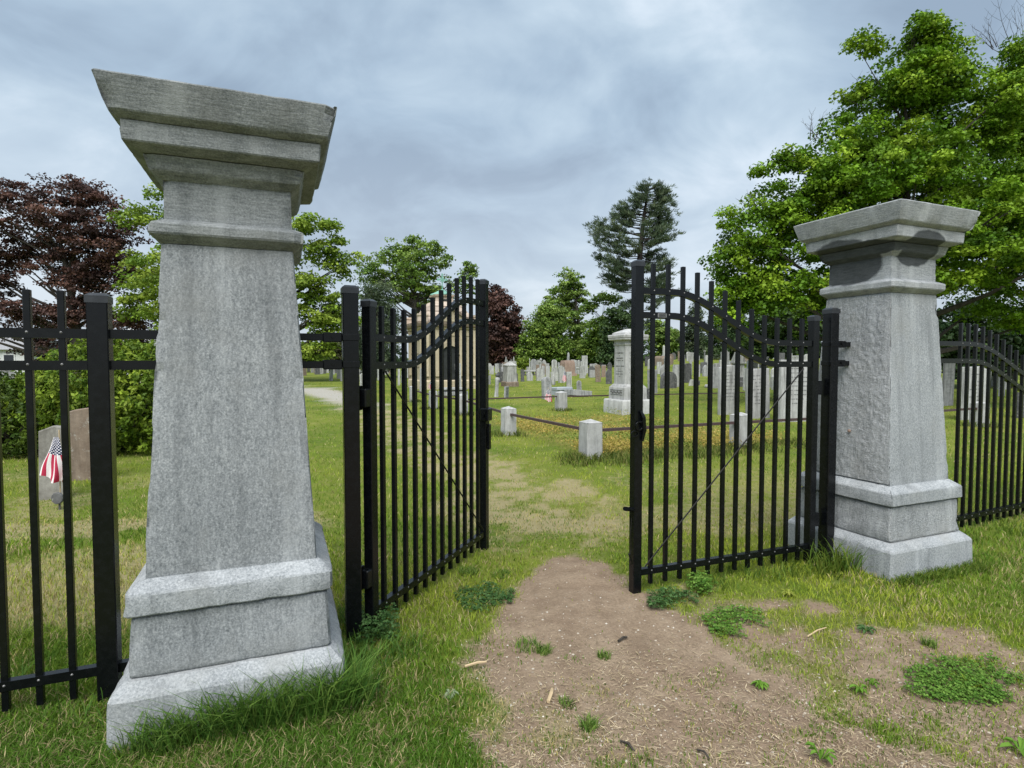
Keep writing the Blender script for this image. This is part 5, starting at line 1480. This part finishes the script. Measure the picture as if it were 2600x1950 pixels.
for i in range(14): sp.append((-.80 + rr_.uniform(-.12, .25), 2.86 + rr_.uniform(-.15, .15), .10, 60, .05, .13, .0055))
for i in range(12): sp.append((-1.95 + rr_.uniform(-.5, .35), 2.25 + rr_.uniform(-.15, .3), .07, 26, .06, .16, .005))
tuft_field(sp, 401, 'tall_grass', 'tall dark grass tufts round the foot of the near pillar')
sp = []
for i in range(26): sp.append((rr_.uniform(1.3, 2.4), 0, .12, 40, .04, .10, .005))
sp = [(a, 3.70 + (a - 1.0) * .40 + rr_.uniform(-.12, .18), *b) for a, _, *b in sp]
for i in range(10): sp.append((2.27 + rr_.uniform(-.1, .12), 4.02 + rr_.uniform(-.12, .08), .07, 22, .08, .26, .007))
for i in range(40):
    q = rr_.uniform(-.45, .5); sp.append((PIL2[0] + q * c + .48 * s, PIL2[1] + q * s - .48 * c, .09, 40, .03, .085, .005))
for i in range(20):
    q = rr_.uniform(-.45, .5); sp.append((PIL2[0] + .5 * c - q * s, PIL2[1] + .5 * s + q * c, .1, 40, .03, .085, .005))
for i in range(30): sp.append((4.2 + rr_.uniform(-.5, 1.4), 5.0 + rr_.uniform(-.3, .5), .14, 40, .04, .09, .006))
tuft_field(sp, 402, 'gate_side_grass', 'longer grass under the right gate and beside the right pillar', ((.05, .105, .014), (.10, .165, .02), (.17, .21, .035)))
sp = []
for p in (PA, PB, PG, PE, PF, PC, PD, PH): 
    for i in range(10): sp.append((p[0] + rr_.uniform(-.3, .3), p[1] + rr_.uniform(-.35, .0), .14, 22, .06, .16, .012))
for i in range(120):
    a = rr_.uniform(-.6, 4.5); sp.append((*on(a, rr_.uniform(-.75, .15)), .22, 26, .06, .14, .011))
tuft_field(sp, 403, 'plot_edge_grass', 'rough longer grass along the plot rails and posts', ((.045, .085, .014), (.10, .135, .022), (.20, .185, .06)))

# golden ground cover inside the plot
r = np.random.default_rng(501)
x, y = sample(90000, 1000, 1175, r, 1150, 2000); b_, w_, gr_, go_ = masks(x, y); ok = (r.random(len(x)) < go_ * (.25 + .9 * sstep(.38, .6, fbm(x * 1.4, y * 1.4, 19, 4)))) & (y < 20); x, y = x[ok], y[ok]
z = terrain(x, y) + bumps(x, y); hn = fbm(x * 1.6, y * 1.6, 15, 3)
h = .05 + .20 * hn * (.4 + .8 * r.random(len(x)))
P = np.stack([x, y, z + h * r.random(len(x)) ** .5], 1); n = len(x)
gcol = pal([(.20, .215, .04), (.31, .26, .055), (.41, .30, .07), (.46, .35, .12)], r, n, .15)
mixg = fbm(x * 1.1, y * 1.1, 25, 3)[:, None]; gcol = np.where(mixg < .43, gcol * np.array([.55, .85, .7]), gcol)
sz = .042 * (.5 + .9 * r.random(n))
V = leaf_quads(P, unit(r.normal(size=(n, 3)) * .8 + np.array([0, -.3, .6])), sz, sz * .4, r)
tag(link('golden_ground_cover', np_mesh('golden_ground_cover', V, np.arange(4 * n), np.full(n, 4), np.repeat(gcol, 4, 0)), M['grass']), 'golden spreading plants covering the railed plot', kind='stuff')

# dry litter on the bare ground
r = np.random.default_rng(601)
x, y = sample(46000, 1330, 2150, r, 700, 2900); b_, w_, _, _ = masks(x, y)
patch = fbm(x * 1.2, y * 1.2, 33, 3); core = sstep(.75, .25, np.hypot((x - .55) / .8, (y - 3.35) / .9))
ok = (r.random(len(x)) < (b_ * .9 + .12) * np.clip((patch - .36) * 2.6, .05, 1) * (1 - .88 * core)) & (y < 5) & ~inside_stone(x, y); x, y = x[ok], y[ok]; n = len(x)
z = terrain(x, y) + bumps(x, y) + .003 + .010 * r.random(n)
a = r.random(n) * 2 * np.pi; L = .006 + .028 * r.random(n) ** 2.8; w = .0007 + .0012 * r.random(n)
d = np.stack([np.cos(a), np.sin(a), .25 * (r.random(n) - .5)], 1); s = np.stack([-np.sin(a), np.cos(a), 0 * a], 1); C = np.stack([x, y, z], 1)
V = np.stack([C - d * L[:, None], C + s * w[:, None] + np.array([0, 0, .002]), C + d * L[:, None], C - s * w[:, None] + np.array([0, 0, .002])], 1).reshape(-1, 3)
cc = pal([(.17, .125, .08), (.30, .23, .145), (.45, .36, .225), (.60, .50, .34)], r, n, .15)
tag(link('dry_litter', np_mesh('dry_litter', V, np.arange(4 * n), np.full(n, 4), np.repeat(cc, 4, 0)), M['litter']), 'dry straw and clippings strewn over the bare ground', kind='stuff')
# chips and grit
x, y = sample(5200, 1430, 2150, r, 900, 2800); b_, *_ = masks(x, y); ok = (b_ > .35) & (y < 4.6); x, y = x[ok], y[ok]; n = len(x)
z = terrain(x, y) + bumps(x, y); s = .0022 + .0055 * r.random(n) ** 3
O = np.array([[1, 0, 0], [0, 1, 0], [-1, 0, 0], [0, -1, 0], [0, 0, .8], [0, 0, -.6]])
V = (np.stack([x, y, z + .001], 1)[:, None] + O[None] * s[:, None, None] * (.7 + .6 * r.random((n, 6, 1)))).reshape(-1, 3)
T = np.array([0, 1, 4, 1, 2, 4, 2, 3, 4, 3, 0, 4])
F = (np.arange(n)[:, None] * 6 + T[None]).reshape(-1)
tag(link('grit', np_mesh('grit', V, F, np.full(n * 4, 3), np.repeat(pal([(.20, .16, .12), (.40, .34, .27), (.56, .52, .45)], r, n, .1), 6, 0)), M['litter']), 'pale grit and chips scattered on the trodden earth', kind='stuff')

# clover and ground weeds
def clover(name, label, u0, u1, v0, v1, n, seed, cols, leaf=.014, hgt=.05):
    r = np.random.default_rng(seed); u = r.uniform(u0, u1, n); v = r.uniform(v0, v1, n)
    y = EYE * FPX / (v - 914.4); x = (u - 1300) / FPX * y
    e = ((u - (u0 + u1) / 2) / ((u1 - u0) / 2)) ** 2 + ((v - (v0 + v1) / 2) / ((v1 - v0) / 2)) ** 2
    ok = (e + (fbm(x * 6, y * 6, seed, 3) - .5) * 2.6 < .9 - .9 * r.random(n) ** 2) & (r.random(n) < .8); x, y = x[ok], y[ok]; n = len(x)
    z = terrain(x, y) + bumps(x, y) + hgt * (.25 + .75 * r.random(n)); a0 = r.random(n) * 6.28; VV = []
    for q in range(3):
        a = a0 + q * 2.094; C = np.stack([x + np.cos(a) * leaf * .55, y + np.sin(a) * leaf * .55, z], 1)
        VV.append(leaf_quads(C, unit(np.array([0, 0, 1.0]) + r.normal(size=(n, 3)) * .3), leaf, leaf * .95, r))
    V = np.concatenate(VV); cc = np.tile(np.repeat(pal(cols, r, n, .12), 4, 0), (3, 1))
    tag(link(name, np_mesh(name, V, np.arange(len(V)), np.full(len(V) // 4, 4), cc), M['grass']), label, kind='stuff')
CLV = [(.055, .14, .018), (.105, .21, .03), (.16, .27, .05)]; CLD = [(.03, .085, .02), (.06, .13, .035), (.10, .18, .06)]
clover('clover_patch', 'bright clover patch low at the right edge of the bare ground', 2320, 2640, 1680, 1810, 3000, 701, CLV, .012, .032)
clover('clover_patch', 'dark clover patch beside the bare earth in the gateway', 1150, 1310, 1490, 1565, 1700, 702, CLD, .012, .03)
clover('clover_patch', 'weedy patch at the foot of the right gate free stile', 1650, 1780, 1515, 1565, 900, 703, CLD, .013)
clover('clover_patch', 'leafy weed patch right of the gate in front of bare ground', 1790, 1975, 1550, 1635, 1100, 704, CLV, .014, .035)
clover('clover_patch', 'fresh weed clump under the right gate pickets', 1745, 1830, 1480, 1535, 600, 705, CLV, .017, .08)
clover('clover_patch', 'grey-green weed clump at the foot of the left gate post', 870, 1010, 1560, 1680, 1500, 706, CLD, .015, .14)

def weed(u, v, rad, n, label, cols, seed, up=.35):
    x, y = at(u, v); r = np.random.default_rng(seed)
    o = MB(); 
    mb = MB()
    for i in range(n):
        a = 6.283 * i / n + r.normal() * .15; L = rad * (.75 + .4 * r.random()); w = L * .24; c, s = math.cos(a), math.sin(a); el = up * (.5 + r.random())
        p = lambda f, q, zz: (c * f * L - s * q, s * f * L + c * q, zz)
        b = len(mb.v)
        mb.add([p(.05, 0, .005), p(.45, w * .7, .02 + el * L * .5), p(.5, 0, .012 + el * L * .55), p(.45, -w * .7, .02 + el * L * .5), p(.8, w * .6, .01 + el * L * .7), p(.8, -w * .6, .01 + el * L * .7), p(1, 0, el * L * .65)],
               [[0, 2, 1], [0, 3, 2], [1, 2, 6, 4], [2, 3, 5, 6]])
    me_ = bpy.data.meshes.new('weed'); me_.from_pydata(mb.v, [], mb.f)
    ca = me_.color_attributes.new('Col', 'FLOAT_COLOR', 'POINT'); cs = np.ones((len(mb.v), 4), np.float32)
    cs[:, :3] = np.repeat(pal(cols, r, n, .1), 7, 0); ca.data.foreach_set('color', cs.ravel())
    t = empty('weed', (x, y, gz(x, y)), 0, label, 'weed')
    link('leaf_rosette', me_, M['grass'], t)
WD = [(.09, .20, .02), (.16, .29, .04)]
weed(1930, 1748, .042, 15, 'star-shaped bright green weed rosette alone on bare ground', WD, 1)
weed(2182, 1765, .042, 10, 'leafy weed right of the star-shaped rosette, lower one', WD, 2, .7)
weed(2214, 1742, .036, 8, 'leafy weed just behind another on the bare ground', WD, 3, .8)
weed(2200, 1618, .05, 11, 'flat dark weed rosette below the right pillar', CLD, 4)
weed(2085, 1945, .05, 9, 'fresh weed at the bottom edge right of centre', WD, 5, .8)
weed(2590, 1925, .07, 8, 'large-leaved bright weed in the bottom right corner', WD, 6, .6)
weed(1144, 1788, .036, 14, 'pale grey-green rosette in the grass left of the bare ground', [(.20, .27, .15), (.30, .36, .22)], 7)
weed(1915, 1428, .075, 6, 'broad pale dock leaves under the middle of the right gate', [(.15, .25, .06), (.22, .32, .09)], 8, .7)
weed(2000, 1522, .05, 10, 'yellowish weed in front of the right gate hinge end', [(.22, .26, .04), (.28, .30, .06)], 9, .5)
for i, (u, v, n, h0) in enumerate([(1495, 1857, 110, .07), (1533, 1676, 90, .05), (1338, 1650, 120, .055), (1380, 1660, 110, .06), (1190, 1460, 160, .06), (1270, 1462, 130, .05), (1440, 1800, 60, .05), (2360, 1650, 90, .06)]):
    x, y = at(u, v); r_ = np.random.default_rng(800 + i); a = r_.random(n) * 6.28; q = np.sqrt(r_.random(n)) * (.035 if n < 115 else .07)
    X, Y = x + np.cos(a) * q, y + np.sin(a) * q
    V, F, cnt, cc = blades(X, Y, terrain(X, Y) + bumps(X, Y), r_.uniform(h0 * .5, h0, n), np.full(n, .0045), .3 + .9 * r_.random(n), pal([(.06, .13, .02), (.12, .21, .035), (.20, .26, .06)], r_, n, .15), r_, 2)
    o = link('grass_tuft', np_mesh('grass_tuft', V, F, cnt, cc), M['grass'])
    tag(o, ['dark spiky grass tuft near the bottom centre on bare ground', 'small round grass tuft in the middle of the bare earth', 'left of two green tufts left of the bare earth', 'right of two green tufts left of the bare earth',
            'bigger left tuft at the head of the bare earth', 'right tuft at the head of the bare earth', 'faint tuft beside the curled bark stick', 'lone tuft in straw below the right pillar'][i], 'grass tuft', 'single grass tufts on the bare ground')
# fallen sticks
def stick(u0, v0, u1, v1, rad, mat, label, lift=.012):
    a = at(u0, v0); b = at(u1, v1); m_ = ((a[0] + b[0]) / 2 + .006, (a[1] + b[1]) / 2 + .008)
    pts = [(*a, gz(*a) + lift), (*m_, gz(*m_) + lift + .006), (*b, gz(*b) + lift)]
    tag(MB().tube(pts, [rad, rad * 1.1, rad * .8], 6).build('fallen_stick', M[mat]), label, 'stick', 'sticks lying on the ground')
stick(1180, 1710, 1235, 1709, .006, 'wood', 'straight pale stick lying in grass left of the bare earth', .03)
stick(1392, 1795, 1402, 1760, .008, 'wood', 'short curled pale stick standing out on the bare ground')
stick(1575, 1905, 1610, 1920, .005, 'bark', 'dark twig near the bottom edge on bare ground')
stick(1770, 1970 - 60, 1800, 1945, .004, 'bark', 'thin dark twig right of the other dark one')
stick(1570, 1632, 1592, 1622, .006, 'bark', 'dark root fragment on the trodden earth in the gateway')
stick(2050, 1620, 2098, 1606, .004, 'wood', 'thin pale straw stick below the right gate hinge')
